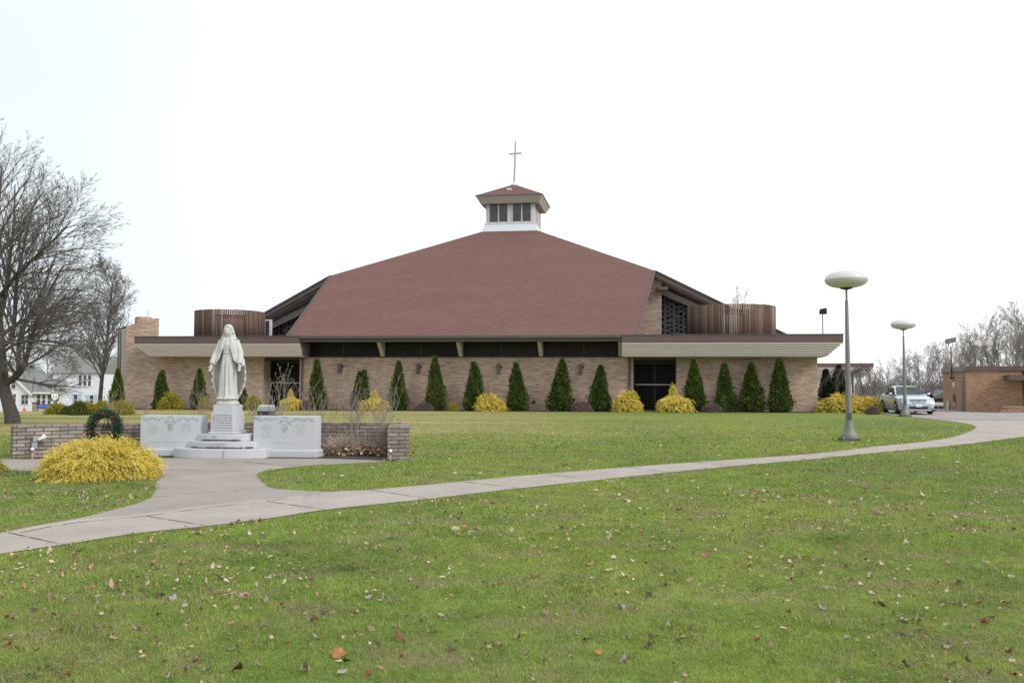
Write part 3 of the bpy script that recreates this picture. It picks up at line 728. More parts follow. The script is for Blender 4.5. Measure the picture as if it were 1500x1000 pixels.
def monument(u, v, label, seed, ext):
    t = thing('memorial_stone', label, 'monument', mem(u, v), MR)
    m_ = MB(); m_.box(-.765,.765,-.06,.40,-.03,.15); m_.hexa([(-.765,-.06,.1505),(.765,-.06,.1505),(.765,.4,.1505),(-.765,.4,.1505)],[(-.72,.0,.178),(.72,.0,.178),(.72,.36,.178),(-.72,.36,.178)]); m_.build('base', M['granite'], t, bevel=.01)
    m_ = MB(); m_.box(-.715,.715,0,.35,.1785,.905); m_.build('slab', M['granite'], t, bevel=.008)
    e = MB(); rng = random.Random(seed)
    def leaf(x, z, a, l, w):
        ca, sa = math.cos(a), math.sin(a)
        for q, r_ in ((.12,1),):
            P = [(0,0),(l*.35,w),(l,0),(l*.35,-w)]
            e.face([(x+ca*p-sa*o_, -.0022, z+sa*p+ca*o_) for p, o_ in P][::-1])
    for k in range(330):                               # dense leafy vine along the top
        x = rng.uniform(-.69,.69)
        if abs(x) < .16: continue
        z = .826+.020*math.sin(x*26)+rng.uniform(-.026,.026)
        leaf(x, z, rng.uniform(0,2*PI), rng.uniform(.008,.026), rng.uniform(.002,.0055))
    for k in range(26):                                # round emblem and the leafy pendant under it
        a = 2*PI*k/26; leaf(.075*math.cos(a), .845+.05*math.sin(a), a+PI/2, .02, .004)
    for k in range(14):
        a = 2*PI*k/14; leaf(.03*math.cos(a), .865+.018*math.sin(a), a+PI/2, .013, .004)
    for k in range(420):                               # leafy wings and the drop under the emblem
        x = rng.uniform(-.15,.15); z = rng.uniform(.50,.80); ax = abs(x)
        wing_ = .70 < z < .80 and abs((z-.70)-(.095-abs(ax-.075)*1.0)) < .035 and ax > .03
        drop = .52 < z < .715 and ax < .085*math.sin(PI*min(1,(z-.515)/.26))*1.0
        if not (wing_ or drop): continue
        leaf(x, z, rng.uniform(0,2*PI) if wing_ else PI/2+x*9+rng.gauss(0,.3), rng.uniform(.010,.028), rng.uniform(.002,.005))
    e.box(-.0025,.0025,-.0022,.002,.40,.47)
    e.build('carved_ornament', M['engrave'], t)
    g = MB(); worn_lines(g, -.42+ext*.0, .70, 0, [.16,.24,.28,.24,.20,.18]+([.34,.20] if ext else []), .039, .020, seed+1); worn_lines(g, .38, .70, 0, [.18,.25,.19,.22,.20,.17], .039, .020, seed+2)
    worn_lines(g, 0.0, .30, 0, [.98 if not ext else .62], .05, .018, seed+3)
    g.build('worn_lettering', M['engrave'], t); return t
monument(-1.30, -.14, 'pale granite memorial slab left of the white statue with names and a carved vine band', 11, 0)
monument(1.385, -.14, 'pale granite memorial slab right of the white statue with names and a carved vine band', 12, 1)

def build_statue():
    mb = MB(); n = 84
    def interp(tab, h):
        hs = [a for a, _ in tab]; return float(np.interp(h, hs, [b for _, b in tab]))
    # robe
    wA = [(0,.225),(.05,.215),(.3,.19),(.6,.185),(.85,.165),(1.02,.145),(1.12,.15),(1.28,.17),(1.36,.165),(1.41,.10),(1.44,.062),(1.5,.055)]
    dA = [(0,.20),(.05,.185),(.3,.16),(.6,.15),(.85,.135),(1.02,.118),(1.12,.13),(1.24,.145),(1.34,.115),(1.41,.08),(1.44,.058),(1.5,.055)]
    rings = []
    for h in np.concatenate([np.linspace(0,1.36,60), np.linspace(1.37,1.5,8)]):
        w, d = interp(wA,h), interp(dA,h); amp = .125*(1-sst(.75,1.1,h))*1.0+.02*(1-sst(1.1,1.35,h)); r = []
        for k in range(n):
            a = 2*PI*k/n; s_ = math.sin(a); c_ = -math.cos(a)
            f = 1+amp*(.55*math.sin(9*a+1.3*math.sin(2.2*h+.5))+.45*math.sin(14*a+2.1*h)+.3*math.sin(5*a-2.0*h))
            r.append((w*f*s_, d*f*c_*1.0-.01, h))
        rings.append(r)
    mb.loft(rings)
    # hem pooled on the rock, and the toe of one foot
    for x, y, rx, ry, rz_ in ((-.1,-.19,.10,.06,.035),(.06,-.20,.11,.06,.04),(.17,-.12,.07,.08,.035),(-.19,-.08,.06,.09,.04),(.02,-.235,.055,.045,.03)):
        mb.lathe([(.02,-1),(.6,-.8),(1,0),(.8,.6),(.02,1)], 14, (0,0,0)); nv = 14*5
        mb.v[-nv:] = [(x+a*rx, y+b*ry, .02+c*rz_) for a,b,c in mb.v[-nv:]]
    # belt
    mb.box(-.045,.045,-.142,-.10,1.035,1.058)
    # shells: the mantle, open in front
    def shell(hs, wf, df, mf, thick, fold, yoff=lambda h: 0.0, n=60, asym=None):
        rings = []
        for h in hs:
            w, d, m = wf(h), df(h), mf(h); o = []; i_ = []
            for k in range(n):
                for lst, q in ((o,0),(i_,1)):
                    t = -1+2*k/(n-1); mm = m+(asym(h) if (asym and t > 0) else 0)
                    a = t*R(mm); f = 1+fold(h, a)
                    ww, dd = (w*f-q*thick), (d*f-q*thick)
                    lst.append((ww*math.sin(a), dd*math.cos(a)+yoff(h), h))
            rings.append(o+i_[::-1])
        mb.loft(rings)
    W_up = [(.74,.385),(.80,.385),(.9,.355),(1.03,.305),(1.15,.262),(1.27,.215),(1.33,.185),(1.38,.150),(1.42,.128),(1.5,.122)]
    D_up = [(.74,.20),(.9,.185),(1.03,.16),(1.2,.16),(1.32,.142),(1.38,.125),(1.42,.115),(1.5,.12)]
    M_up = [(.74,118),(.80,134),(.87,145),(.95,151),(1.05,156),(1.2,156),(1.32,152),(1.38,150),(1.44,132),(1.5,128)]
    shell(np.linspace(.755,1.47,52), lambda h: interp(W_up,h), lambda h: interp(D_up,h), lambda h: interp(M_up,h)+2*math.sin(h*23), .03,
          lambda h,a: (.05*(1-sst(1.15,1.35,h))*math.sin(6.5*abs(a)+19*h)+.02*math.sin(15*a+4*h)*(1-sst(1.2,1.4,h)))*(1-.9*sst(1.9,2.4,abs(a))*sst(.8,.95,h)), lambda h: -.015)
    W_lo = [(.0,.20),(.02,.235),(.15,.31),(.3,.375),(.45,.405),(.6,.405),(.78,.385),(.9,.35)]
    D_lo = [(.0,.15),(.15,.19),(.4,.21),(.9,.19)]
    def saw(h): x = (h*6.2)%1.0; return (x if x < .75 else (1-x)*3)-.4
    shell(np.linspace(.0,.86,70), lambda h: interp(W_lo,h), lambda h: interp(D_lo,h), lambda h: 94+26*saw(h)*(1-sst(.62,.76,h))*sst(.12,.3,h)+10*(1-sst(.0,.3,h)), .032,
          lambda h,a: .025*math.sin(11*a+3*h)+.035*saw(h)*sst(1.0,1.5,abs(a)), lambda h: .015)
    # veil over the head
    W_v = [(1.36,.205),(1.40,.172),(1.46,.142),(1.54,.124),(1.62,.106),(1.66,.086),(1.69,.058),(1.708,.02)]
    D_v = [(1.36,.14),(1.46,.125),(1.56,.125),(1.64,.11),(1.69,.07),(1.708,.02)]
    M_v = [(1.36,126),(1.46,106),(1.54,106),(1.61,116),(1.635,150),(1.65,178),(1.708,178)]
    shell(np.linspace(1.365,1.708,30), lambda h: interp(W_v,h), lambda h: interp(D_v,h), lambda h: interp(M_v,h), .026,
          lambda h,a: .03*math.sin(9*a+8*h), lambda h: -.012-.018*sst(1.45,1.65,h))
    mb.lathe([(.01,-1),(.7,-.7),(1,0),(.7,.7),(.01,1)], 20, (0,0,0)); nv = 20*5
    mb.v[-nv:] = [(a*.092, -.02+b*.10, 1.63+c*.07) for a,b,c in mb.v[-nv:]]
    # head, bowed a little
    bm = bmesh.new(); bmesh.ops.create_icosphere(bm, subdivisions=4, radius=1)
    for v in bm.verts:
        x, y, z = v.co; g = lambda cx, cz, s_: math.exp(-((x-cx)**2+(z-cz)**2)/(s_*s_)) if y < 0 else 0
        out = 0
        out += .19*math.exp(-(x/.13)**2)*(sst(.28,-.22,z) if z > -.22 else sst(-.34,-.22,z))*(1 if y < 0 else 0)   # nose
        out += .05*g(-.33,.22,.22)+.05*g(.33,.22,.22)                                                              # brow
        out -= .11*g(-.36,.04,.17)+.11*g(.36,.04,.17); out += .06*g(-.36,.02,.09)+.06*g(.36,.02,.09)               # sockets and lowered lids
        out += .07*g(0,-.43,.12)+.06*g(0,-.55,.10)-.05*g(0,-.50,.05); out += .11*g(0,-.82,.2)                       # lips, chin
        out += .05*g(-.5,-.22,.25)+.05*g(.5,-.22,.25)
        jaw = 1-.26*sst(0,-1,z)
        v.co = Vector((x*.074*jaw, (y-out*2.0)*.090, z*.112))
    rot = Matrix.Rotation(R(14), 3, 'X')
    vs = [rot@v.co+Vector((-.008,-.066,1.535)) for v in bm.verts]; mb.mesh(vs, [tuple(v.index for v in f.verts) for f in bm.faces]); bm.free()
    # waved hair either side of the face
    for s_ in (-1,1):
        for j in range(3):
            P = [(s_*(.052+.016*j+.008*math.sin(k*1.7+j)), -.11+.018*j+.008*k*.6, 1.625-.028*k) for k in range(10)]
            mb.tube(P, [.016]*9+[.008], 7)
    # sleeves, hands with five fingers
    for s_, dx in ((-1,-.005),(1,-.02)):
        sh = Vector((s_*.165,0,1.33)); el = Vector((s_*.285,-.03,1.03)); wr = Vector((s_*.335+dx,-.15,.80))
        mb.tube([sh, sh.lerp(el,.5), el, el.lerp(wr,.5), wr], [.075,.08,.08,.075,.06], 12)
        ax = Vector((s_*.10,-.30,-.95)).normalized(); nrm = Vector((0,-1,.3)); nrm = (nrm-ax*nrm.dot(ax)).normalized(); sd = ax.cross(nrm)
        if sd.x*s_ < 0: sd = -sd                       # sd points away from the body
        mb.tube([wr-ax*.03, wr+ax*.03], [.026,.024], 10)
        pc = wr+ax*.065; rings = []
        for q, hw in ((-.045,.022),(-.02,.032),(.01,.038),(.04,.036),(.052,.03)):
            rings.append([pc+ax*q+sd*math.cos(2*PI*k/12)*hw+nrm*math.sin(2*PI*k/12)*.014 for k in range(12)])
        mb.loft(rings)
        for j, ln in enumerate((.066,.076,.072,.056)):
            o_ = -.027+.018*j; b0 = pc+ax*.045-sd*o_*1.0; d_ = (ax-sd*o_*3.0).normalized()
            k1 = b0+d_*ln*.5; k2 = k1+(d_+nrm*(.25+.08*j)).normalized()*ln*.3; k3 = k2+(d_+nrm*(.55+.1*j)).normalized()*ln*.25
            mb.tube([b0-d_*.015, k1, k2, k3], [.0095,.009,.008,.0065], 8)
        b0 = pc-ax*.01-sd*.033*-1; td = (ax*.75+sd*.7).normalized(); mb.tube([pc-ax*.02+sd*.02, pc+ax*.005+sd*.045, pc+ax*.035+sd*.062+nrm*.008], [.013,.011,.008], 8)
    # rock under the feet
    rings = []
    for h, s_ in ((-.12,1.0),(-.085,1.02),(-.055,.90),(-.02,.78),(.015,.70),(.03,.5)):
        rings.append([(.245*s_*math.copysign(abs(math.sin(a))**.75, math.sin(a))*(1+.04*math.sin(5*a+9*h)), .245*s_*math.copysign(abs(math.cos(a))**.75, math.cos(a))*(1+.05*math.sin(4*a+7*h)), h) for a in np.linspace(0,2*PI,49)[:-1]])
    mb.loft(rings)
    me = D.meshes.new('figure'); me.from_pydata([tuple(v) for v in mb.v], [], mb.f)
    tmp = D.objects.new('figure', me); COL.objects.link(tmp)
    r = tmp.modifiers.new('r', 'REMESH'); r.mode = 'VOXEL'; r.voxel_size = .0075
    s = tmp.modifiers.new('s', 'SMOOTH'); s.factor = .5; s.iterations = 1
    bpy.context.view_layer.update()
    me2 = D.meshes.new_from_object(tmp.evaluated_get(bpy.context.evaluated_depsgraph_get())); D.objects.remove(tmp)
    me2.name = 'statue'; me2.materials.clear(); me2.materials.append(M['granite_st'])
    me2.polygons.foreach_set('use_smooth', [True]*len(me2.polygons))
    o = D.objects.new('statue', me2); COL.objects.link(o); return o
def stone_statue():
    m, t, p = new_mat('weathered_white_stone'); v = coords(t, 'Object')
    c = ramp(t, noise(t, v, 4.0, 6, .65), [(.3,(.48,.48,.475)), (.7,(.57,.57,.57))])
    c = mixc(t, 1.0, c, ramp(t, noise(t, coords(t,'Object',(9,9,2)), 1.6, 5, .7), [(.35,(.90,.90,.89)), (.65,(1.03,1.03,1.03))]), 'MULTIPLY')
    t.links.new(c, p.inputs['Base Color']); p.inputs['Roughness'].default_value = .75; p.inputs['Specular IOR Level'].default_value = .3
    bump(t, p, noise(t, v, 120, 3), .15, .004); return m
M['granite_st'] = stone_statue()
st = build_statue(); st.location = mem(0, 0, zped+.645+.12); st.rotation_euler = (0,0,MR+R(3)); st.scale = (.97,.97,.985)
tag(st, 'white stone statue of a robed veiled woman with lowered open hands on the granite pedestal', 'statue')

# ------------------------------------------------------------------ lamp posts
def globe_mat():
    m, t, p = new_mat('white_globe_acrylic'); p.inputs['Base Color'].default_value = (.82,.77,.81,1); p.inputs['Roughness'].default_value = .3
    tr = nd(t, 'ShaderNodeBsdfTranslucent'); tr.inputs['Color'].default_value = (.90,.88,.89,1); mx = nd(t, 'ShaderNodeMixShader'); mx.inputs[0].default_value = .5
    t.links.new(p.outputs[0], mx.inputs[1]); t.links.new(tr.outputs[0], mx.inputs[2]); t.links.new(mx.outputs[0], t.nodes['Material Output'].inputs['Surface']); return m
M['globe'] = globe_mat()
def lamp_post(px, py, label):
    x, y = G(px, py); t = thing('street_lamp', label, 'lamp post', (x, y, float(zg(x,y))), R(-5), 'globe lamps beside the curving path')
    b = MB(); b.box(-.245,.245,-.245,.245,-.1,.09); b.build('footing', M['gutter'], t, bevel=.012)
    b = MB(); b.lathe([(.215,.091),(.215,.17),(.19,.20),(.155,.27),(.125,.36),(.108,.46),(.10,.53)], 20); b.build('flared_base', M['grey_metal'], t, True, 50)
    b = MB(); b.lathe([(.088,.53),(.068,2.2),(.046,3.98),(.033,4.02),(.028,4.05),(.028,4.32)], 20); b.build('pole', M['grey_metal'], t, True, 50)
    b = MB(); b.box(-.05,.05,-.112,-.085,.62,.80); b.build('access_plate', M['gutter'], t)
    for sx_ in (-.2,.2):
        for sy_ in (-.2,.2): b = MB(); b.box(sx_-.02,sx_+.02,sy_-.02,sy_+.02,.09,.12); b.build('anchor_bolt', M['steel'], t)
    b = MB(); b.lathe([(.06,4.31),(.17,4.345),(.19,4.375),(.17,4.40)], 20); b.build('fitter', M['dkbrown'], t, True, 50)
    prof = [(max(.59*max(math.cos(a),0)**.74, .01), 4.61+.245*math.copysign(abs(math.sin(a))**.95, math.sin(a))) for a in np.linspace(-PI/2, PI/2, 25)]
    b = MB(); b.lathe(prof, 40); g = b.build('globe', M['globe'], t, True)
    b = MB(); b.lathe([(.588,4.603),(.594,4.603),(.594,4.609),(.588,4.609)], 40); b.build('seam', M['white'], g)
lamp_post(1244, 645.5, 'nearer and taller-looking white flying-saucer globe lamp on the lawn by the path')
lamp_post(1326, 610, 'farther white flying-saucer globe lamp standing in front of the silver sedan')

# ------------------------------------------------------------------ silver sedan
def car_paint():
    m, t, p = new_mat('silver_blue_car_paint'); p.inputs['Base Color'].default_value = (.53,.61,.72,1); p.inputs['Metallic'].default_value = .45
    p.inputs['Roughness'].default_value = .28; p.inputs['Coat Weight'].default_value = .6; p.inputs['Coat Roughness'].default_value = .05; return m
M['car'] = car_paint(); M['tyre'] = plain('tyre_rubber', (.02,.02,.021), .8, .2, 9.0); M['chrome'] = plain('bright_trim', (.62,.63,.66), .25, .05, 5.0, metal=.8, bmp=0)
M['cglass'] = glass('car_glass', (.10,.125,.14), .04); M['lens'] = glass('headlight_lens', (.35,.38,.42), .08)
def build_car():
    t = thing('parked_car', 'silver blue sedan parked on the lot facing the camera behind the farther lamp', 'car', (21.75, 48.3, .03), R(-10))
    body = MB()
    S = [(-2.42,.60,.60,.42),(-2.40,.72,.66,.30),(-2.30,.82,.74,.24),(-2.05,.895,.84,.22),(-1.5,.92,.93,.22),(-1.0,.92,.985,.22),(-.5,.92,.99,.22),(.3,.92,1.0,.22),(1.2,.92,1.03,.22),(1.8,.905,1.07,.24),(2.2,.86,1.08,.27),(2.38,.78,1.03,.33),(2.43,.66,.85,.45)]
    rings = []
    for y, w, zt, zb_ in S:
        half = [(0,zt+.035),(w*.45,zt+.028),(w*.80,zt-.0),(w*.95,zt-.07),(w,zt-.2 if zt>.8 else zt-.1),(w*1.0,.52),(w*.985,.40),(w*.95,zb_)]
        rings.append([(x,y,z) for x,z in half]+[(-x,y,z) for x,z in half[::-1][:-1]] )
    body.loft(rings)
    bo = body.build('body', M['car'], t, True, 32)
    cab = MB(); C_ = [(-1.0,.80,1.0,1.01),(-.25,.66,1.0,1.425),(.05,.62,1.0,1.475),(.55,.62,1.0,1.485),(1.05,.62,1.0,1.445),(1.85,.70,1.0,1.10)]
    rings = []
    for y, w, z0, z1 in C_:
        b0 = .82
        rings.append([(b0,y,z0-.03),(b0*.99,y,z0+.0),(w+.03,y,z1-.045),(w-.08,y,z1),(0,y,z1+.015),(-w+.08,y,z1),(-w-.03,y,z1-.045),(-b0*.99,y,z0),(-b0,y,z0-.03)])
    cab.loft(rings); cab.build('roof', M['car'], bo, True, 40)
    def panel(name, pts, mat, parent=bo):
        b = MB(); b.face(pts); b.face(pts[::-1]); return b.build(name, mat, parent)
    panel('windscreen', [(-.755,-.985,1.065),(.755,-.985,1.065),(.60,-.25,1.462),(-.60,-.25,1.462)], M['cglass'])
    panel('rear_window', [(-.60,1.12,1.43),(.60,1.12,1.43),(.68,1.80,1.13),(-.68,1.80,1.13)], M['cglass'])
    for s in (-1,1):
        panel('side_window', [(s*.835,-.72,1.03),(s*.835,1.35,1.03),(s*.675,1.02,1.375),(s*.665,.2,1.43),(s*.70,-.22,1.39)][::s], M['dkglass'])
        b = MB(); b.box(min(s*.845,s*.83),max(s*.845,s*.83),.27,.34,1.03,1.37); b.build('door_pillar', M['black'], bo)
        b = MB(); b.lathe([(.02,-.11),(.10,-.08),(.115,0),(.09,.10),(.02,.12)], 12); b.v = [(s*.975+z*.75*s, -.66+x*.45, 1.06+y*.6) for x,y,z in b.v]; b.build('mirror', M['car'], bo, True)
        b = MB(); b.bar((s*.86,-.66,1.0),(s*.95,-.66,1.02),.04); b.build('mirror_arm', M['black'], bo)
        hb = MB(); hb.hexa([(s*.50,-2.335,.66),(s*.80,-2.25,.67),(s*.86,-2.03,.74),(s*.56,-2.20,.74)][::s], [(s*.48,-2.25,.80),(s*.76,-2.16,.835),(s*.86,-1.98,.86),(s*.56,-2.12,.85)][::s]); hb.build('headlight', M['lens'], bo)
        fb = MB(); fb.hexa([(s*.56,-2.41,.30),(s*.78,-2.34,.30),(s*.78,-2.2,.30),(s*.56,-2.3,.30)][::s], [(s*.60,-2.42,.42),(s*.79,-2.345,.42),(s*.79,-2.2,.42),(s*.60,-2.3,.42)][::s]); fl = fb.build('fog_light_recess', M['black'], bo)
        fb = MB(); fb.tube([(s*.68,-2.40,.36),(s*.68,-2.375,.36)], .04, 10); fb.build('fog_light', M['lens'], fl)
        b = MB(); b.box(min(s*.925,s*.935),max(s*.925,s*.935),-.9,1.3,.30,.34); b.build('door_trim', M['chrome'], bo)
        for y in (.12,1.0):
            b = MB(); b.box(min(s*.921,s*.945),max(s*.921,s*.945),y,y+.2,.86,.89); b.build('door_handle', M['chrome'], bo)
    g = MB(); g.hexa([(-.30,-2.43,.60),(.30,-2.43,.60),(.30,-2.3,.60),(-.30,-2.3,.60)], [(-.42,-2.36,.80),(.42,-2.36,.80),(.42,-2.2,.80),(-.42,-2.2,.80)]); gr = g.build('grille', M['black'], bo)
    g = MB()
    for k, z in enumerate((.60,.65,.70,.75,.80)):
        y = -2.435+.07*(z-.6)/.2; h = .30+.12*(z-.6)/.2; g.bar((-h,y,z),(h,y,z),.022)
    for s in (-1,1): g.bar((s*.30,-2.435,.60),(s*.42,-2.365,.80),.03)
    g.build('grille_bar', M['chrome'], gr)
    g = MB(); g.tube([(0,-2.39,.70),(0,-2.415,.70)], .035, 16); g.v = [(x*1.7,y,z) for x,y,z in g.v]; g.build('emblem', M['blue_sign'], gr)
    g = MB(); g.hexa([(-.42,-2.44,.28),(.42,-2.44,.28),(.42,-2.3,.28),(-.42,-2.3,.28)], [(-.50,-2.435,.42),(.50,-2.435,.42),(.50,-2.3,.42),(-.50,-2.3,.42)]); g.build('lower_intake', M['black'], bo)
    g = MB(); g.box(-.155,.155,-2.465,-2.445,.40,.55); g.build('licence_plate', M['white'], bo)
    g = MB(); g.box(-.86,.86,-2.35,2.3,.16,.235); g.build('underbody', M['black'], bo)
    g = MB(); g.box(-.62,.62,-2.445,-2.3,.20,.265); g.build('chin_trim', M['chrome'], bo)
    for s in (-1,1):
        for y in (-1.42,1.36):
            w = MB(); w.lathe([(.30,-.11),(.335,-.09),(.335,.09),(.30,.11)], 28); w.v = [(s*.815+z, y+x, .335+y2) for x,y2,z in w.v]
            wh = w.build('wheel', M['tyre'], t, True, 40)
            r_ = MB(); r_.lathe([(.235,-.004),(.235,.004)], 24)
            r_.v = [(s*.926+z*s, y+x, .335+y2) for x,y2,z in r_.v]; r_.build('rim', M['gutter'], wh)
            r_ = MB()
            for k in range(10):
                a = 2*PI*k/10; r_.bar((s*.936,y,.335),(s*.936,y+.225*math.cos(a),.335+.225*math.sin(a)),.03,.01)
            r_.build('spoke', M['chrome'], wh)
            a_ = MB(); pr_ = []
            for k in range(17):
                a = PI*k/16; pr_.append((y+.395*math.cos(a), .335+.395*math.sin(a)))
            a_.hexa([(s*.90,p,q) for p,q in pr_], [(s*.927,p,q) for p,q in pr_]); a_.build('wheel_arch', M['black'], bo)
build_car()

# ------------------------------------------------------------------ brick hall on the right
hall = thing('brick_hall', 'low flat-roofed tan brick building behind the parking lot at the right edge', 'building', (33.75, 65.0, -.45), math.atan2(-2.7, 9))
b = MB(); b.box(0,3.7,0,9.4,-.4,3.05); b.box(3.7,18,2.2,9.4,-.4,3.05); b.box(14,18,0,2.2,-.4,3.05); b.build('brick_wall', M['brick_tan'], hall)
b = MB(); b.box(-.12,18.2,-.12,9.5,3.052,3.40); b.build('roof_edge', M['brown'], hall)
b = MB(); b.box(2.5,18,-1.6,2.1,2.36,2.74); b.build('canopy', M['brown'], hall)
b = MB(); b.box(3.72,13.9,.5,2.19,2.75,3.04); b.build('recess_header', M['brick_tan'], hall)
b = MB(); b.hexa([(1.2,-2.2,-.3),(14,-2.2,-.3),(14,-1.9,-.3),(1.2,-1.9,-.3)],[(2.2,-2.2,.47),(14,-2.2,.47),(14,-1.9,.47),(2.2,-1.9,.47)]); b.build('ramp_wall', M['brick_tan'], hall)
b = MB(); b.hexa([(1.95,-2.24,.44),(14,-2.24,.475),(14,-1.86,.475),(1.95,-1.86,.44)],[(1.95,-2.24,.50),(14,-2.24,.545),(14,-1.86,.545),(1.95,-1.86,.50)]); b.build('ramp_coping', M['concrete'], hall)
b = MB(); b.box(-.05,0,.9,1.75,.05,2.35); dr = b.build('door', M['brown'], hall)
b = MB(); b.box(-.09,-.05,1.55,1.62,.95,1.25); b.build('handle', M['steel'], dr)
b = MB(); b.box(-.04,0,.85,1.8,2.351,2.8); b.build('door_transom', M['gutter'], hall)
b = MB(); b.box(-.04,0,4.2,5.1,.42,1.28); b.build('window', M['dkglass'], hall)
b = MB(); b.box(-.05,0,4.15,5.15,.32,.42); b.build('window_sill', M['concrete'], hall)
b = MB(); b.box(-.04,0,4.35,4.9,1.85,2.25); b.build('wall_notice', M['white'], hall)
b = MB(); b.tube([(-.12,6.6,-.2),(-.12,6.6,.72)], .10, 8); b.build('white_pipe', M['white'], hall)
b = MB(); b.tube([(-.15,4.7,2.55),(-.15,4.7,5.0)], .05, 6); pl = b.build('light_mast', M['dkbrown'], hall)
b = MB(); b.box(-.30,.0,4.45,4.95,2.5,2.62); b.tube([(-.15,4.7,5.0),(-.35,4.5,5.1),(-.35,4.4,5.35)], .03, 5); b.tube([(-.15,4.7,5.0),(.05,4.9,5.1),(.05,4.95,5.35)], .03, 5); b.build('mast_bracket', M['dkbrown'], pl)
b = MB(); b.hexa([(-.5,4.3,5.25),(.15,4.3,5.4),(.15,4.9,5.4),(-.5,4.9,5.25)],[(-.55,4.3,5.65),(.2,4.3,5.8),(.2,4.9,5.8),(-.55,4.9,5.65)]); b.build('lamp_head', M['grey_metal'], pl, bevel=.03)
fl = thing('parking_floodlight', 'twin-headed parking lot floodlight pole in front of the far trees behind the brick hall', 'floodlight', W(1441, 604, 88), R(10))
b = MB(); b.tube([(0,0,0),(0,0,6.7)], .06, 8); b.build('pole', M['grey_metal'], fl)
b = MB(); b.bar((-.8,0,6.6),(.8,0,6.6),.06); b.build('cross_arm', M['grey_metal'], fl)
for s in (-.62,.62):
    b = MB(); b.box(s-.38,s+.38,-.3,.2,6.75,7.2); b.bar((s,0,6.6),(s,0,6.76),.05); b.build('lamp_head', M['soffit'], fl, bevel=.04)
bn = thing('barn', 'dark red shed far off between the sedan and the brick hall', 'shed', W(1392, 602, 92), R(-12))
b = MB(); b.hexa([(-1.6,0,-.6),(2.5,0,-.6),(2.5,5,-.6),(-1.6,5,-.6)],[(-1.6,0,1.35),(2.5,0,1.35),(2.5,5,1.35),(-1.6,5,1.35)]); b.build('wall', M['barn'], bn)
b = MB(); b.hexa([(-1.9,-.3,1.352),(2.8,-.3,1.352),(2.8,5.3,1.352),(-1.9,5.3,1.352)],[(-.3,-.3,2.2),(1.2,-.3,2.2),(1.2,5.3,2.2),(-.3,5.3,2.2)]); b.build('roof', M['roof_grey'], bn)
k_ = W(1366, 601.5, 78); gd = thing('guard_rail', 'low pale metal guard rail at the back of the parking lot beside the sedan', 'guard rail', (k_.x, k_.y, float(zg(k_.x,k_.y))), R(-6))
b = MB(); b.box(-4,2.5,-.05,.0,.30,.60); b.box(-4,2.5,-.08,-.05,.42,.47); b.build('rail', M['bluewhite'], gd)
for x in (-3.5,-1.5,.5,2.2):
    b = MB(); b.box(x-.06,x+.06,.0,.1,-.2,.62); b.build('post', M['grey_metal'], gd)

# ------------------------------------------------------------------ white house on the left, road sign, parish sign
HO = W(44, 606, 125); house = thing('white_house', 'white clapboard house with grey roof and pale blue shutters behind the big bare tree', 'house', HO, 0)
def clap():
    m, t, p = new_mat('white_clapboard'); uv = coords(t, 'UV'); w = nd(t, 'ShaderNodeTexWave'); w.wave_type = 'BANDS'; w.bands_direction = 'Y'; w.wave_profile = 'SAW'
    w.inputs['Scale'].default_value = .55; t.links.new(uv, w.inputs['Vector'])
    t.links.new(ramp(t, w.outputs['Fac'], [(.0,(.42,.45,.52)),(.12,(.66,.70,.78)),(1,(.70,.74,.82))]), p.inputs['Base Color']); p.inputs['Roughness'].default_value = .6
    bump(t, p, w.outputs['Fac'], .4, .03); return m
M['clap'] = clap()
k10 = 10.24
def hx(px): return (px-44)/k10
def hz(py): return (606-py)/k10
b = MB(); x0, x1, xc = hx(-34), 0, hx(5)
b.mesh([(x0,0,-.3),(x1,0,-.3),(x1,0,3.0),(xc,0,6.7),(x0,0,3.0),(x0,9,-.3),(x1,9,-.3),(x1,9,3.0),(xc,9,6.7),(x0,9,3.0)],
       [(0,1,2,3,4),(9,8,7,6,5),(1,6,7,2),(2,7,8,3),(3,8,9,4),(4,9,5,0)])
b.box(.002,hx(90),.8,7,-.3,2.95); b.box(hx(60),hx(134),3.0,12,-.3,hz(546)); b.build('wall', M['clap'], house)
b = MB(); xl, zl = x0-.35, 3.0-.36; xr_, zr_ = x1+.35, 3.0-.36
for xa, za in ((xl,zl),(xr_,zr_)):
    q = [(xa,-.35,za),(xc,-.35,6.75),(xc,9.2,6.75),(xa,9.2,za)]
    if xa > xc: q = q[::-1]
    b.hexa([(x,y,z+.02) for x,y,z in q],[(x,y,z+.18) for x,y,z in q])
b.hexa([(.1,.3,2.96),(hx(91),.3,2.96),(hx(74),4.2,hz(547)-.1),(-1.5,4.2,hz(547)-.1)],[(.1,.3,3.12),(hx(91),.3,3.12),(hx(74),4.2,hz(547)+.05),(-1.5,4.2,hz(547)+.05)])
zt = hz(546); b.hexa([(hx(58),2.6,zt+.002),(hx(136),2.6,zt+.002),(hx(136),12.4,zt+.002),(hx(58),12.4,zt+.002)],[(hx(58),7,zt+2.6),(hx(136),7,zt+2.6),(hx(136),7.6,zt+2.6),(hx(58),7.6,zt+2.6)])
b.build('roof', M['roof_grey'], house)
b = MB(); b.bar((xc,-.40,6.72),(xr_,-.40,zr_+.02),.1,.22); b.bar((xc,-.40,6.72),(xl,-.40,zl+.02),.1,.22); b.box(.1,hx(91),.24,.30,2.86,3.10); b.build('eave_trim', M['white'], house)
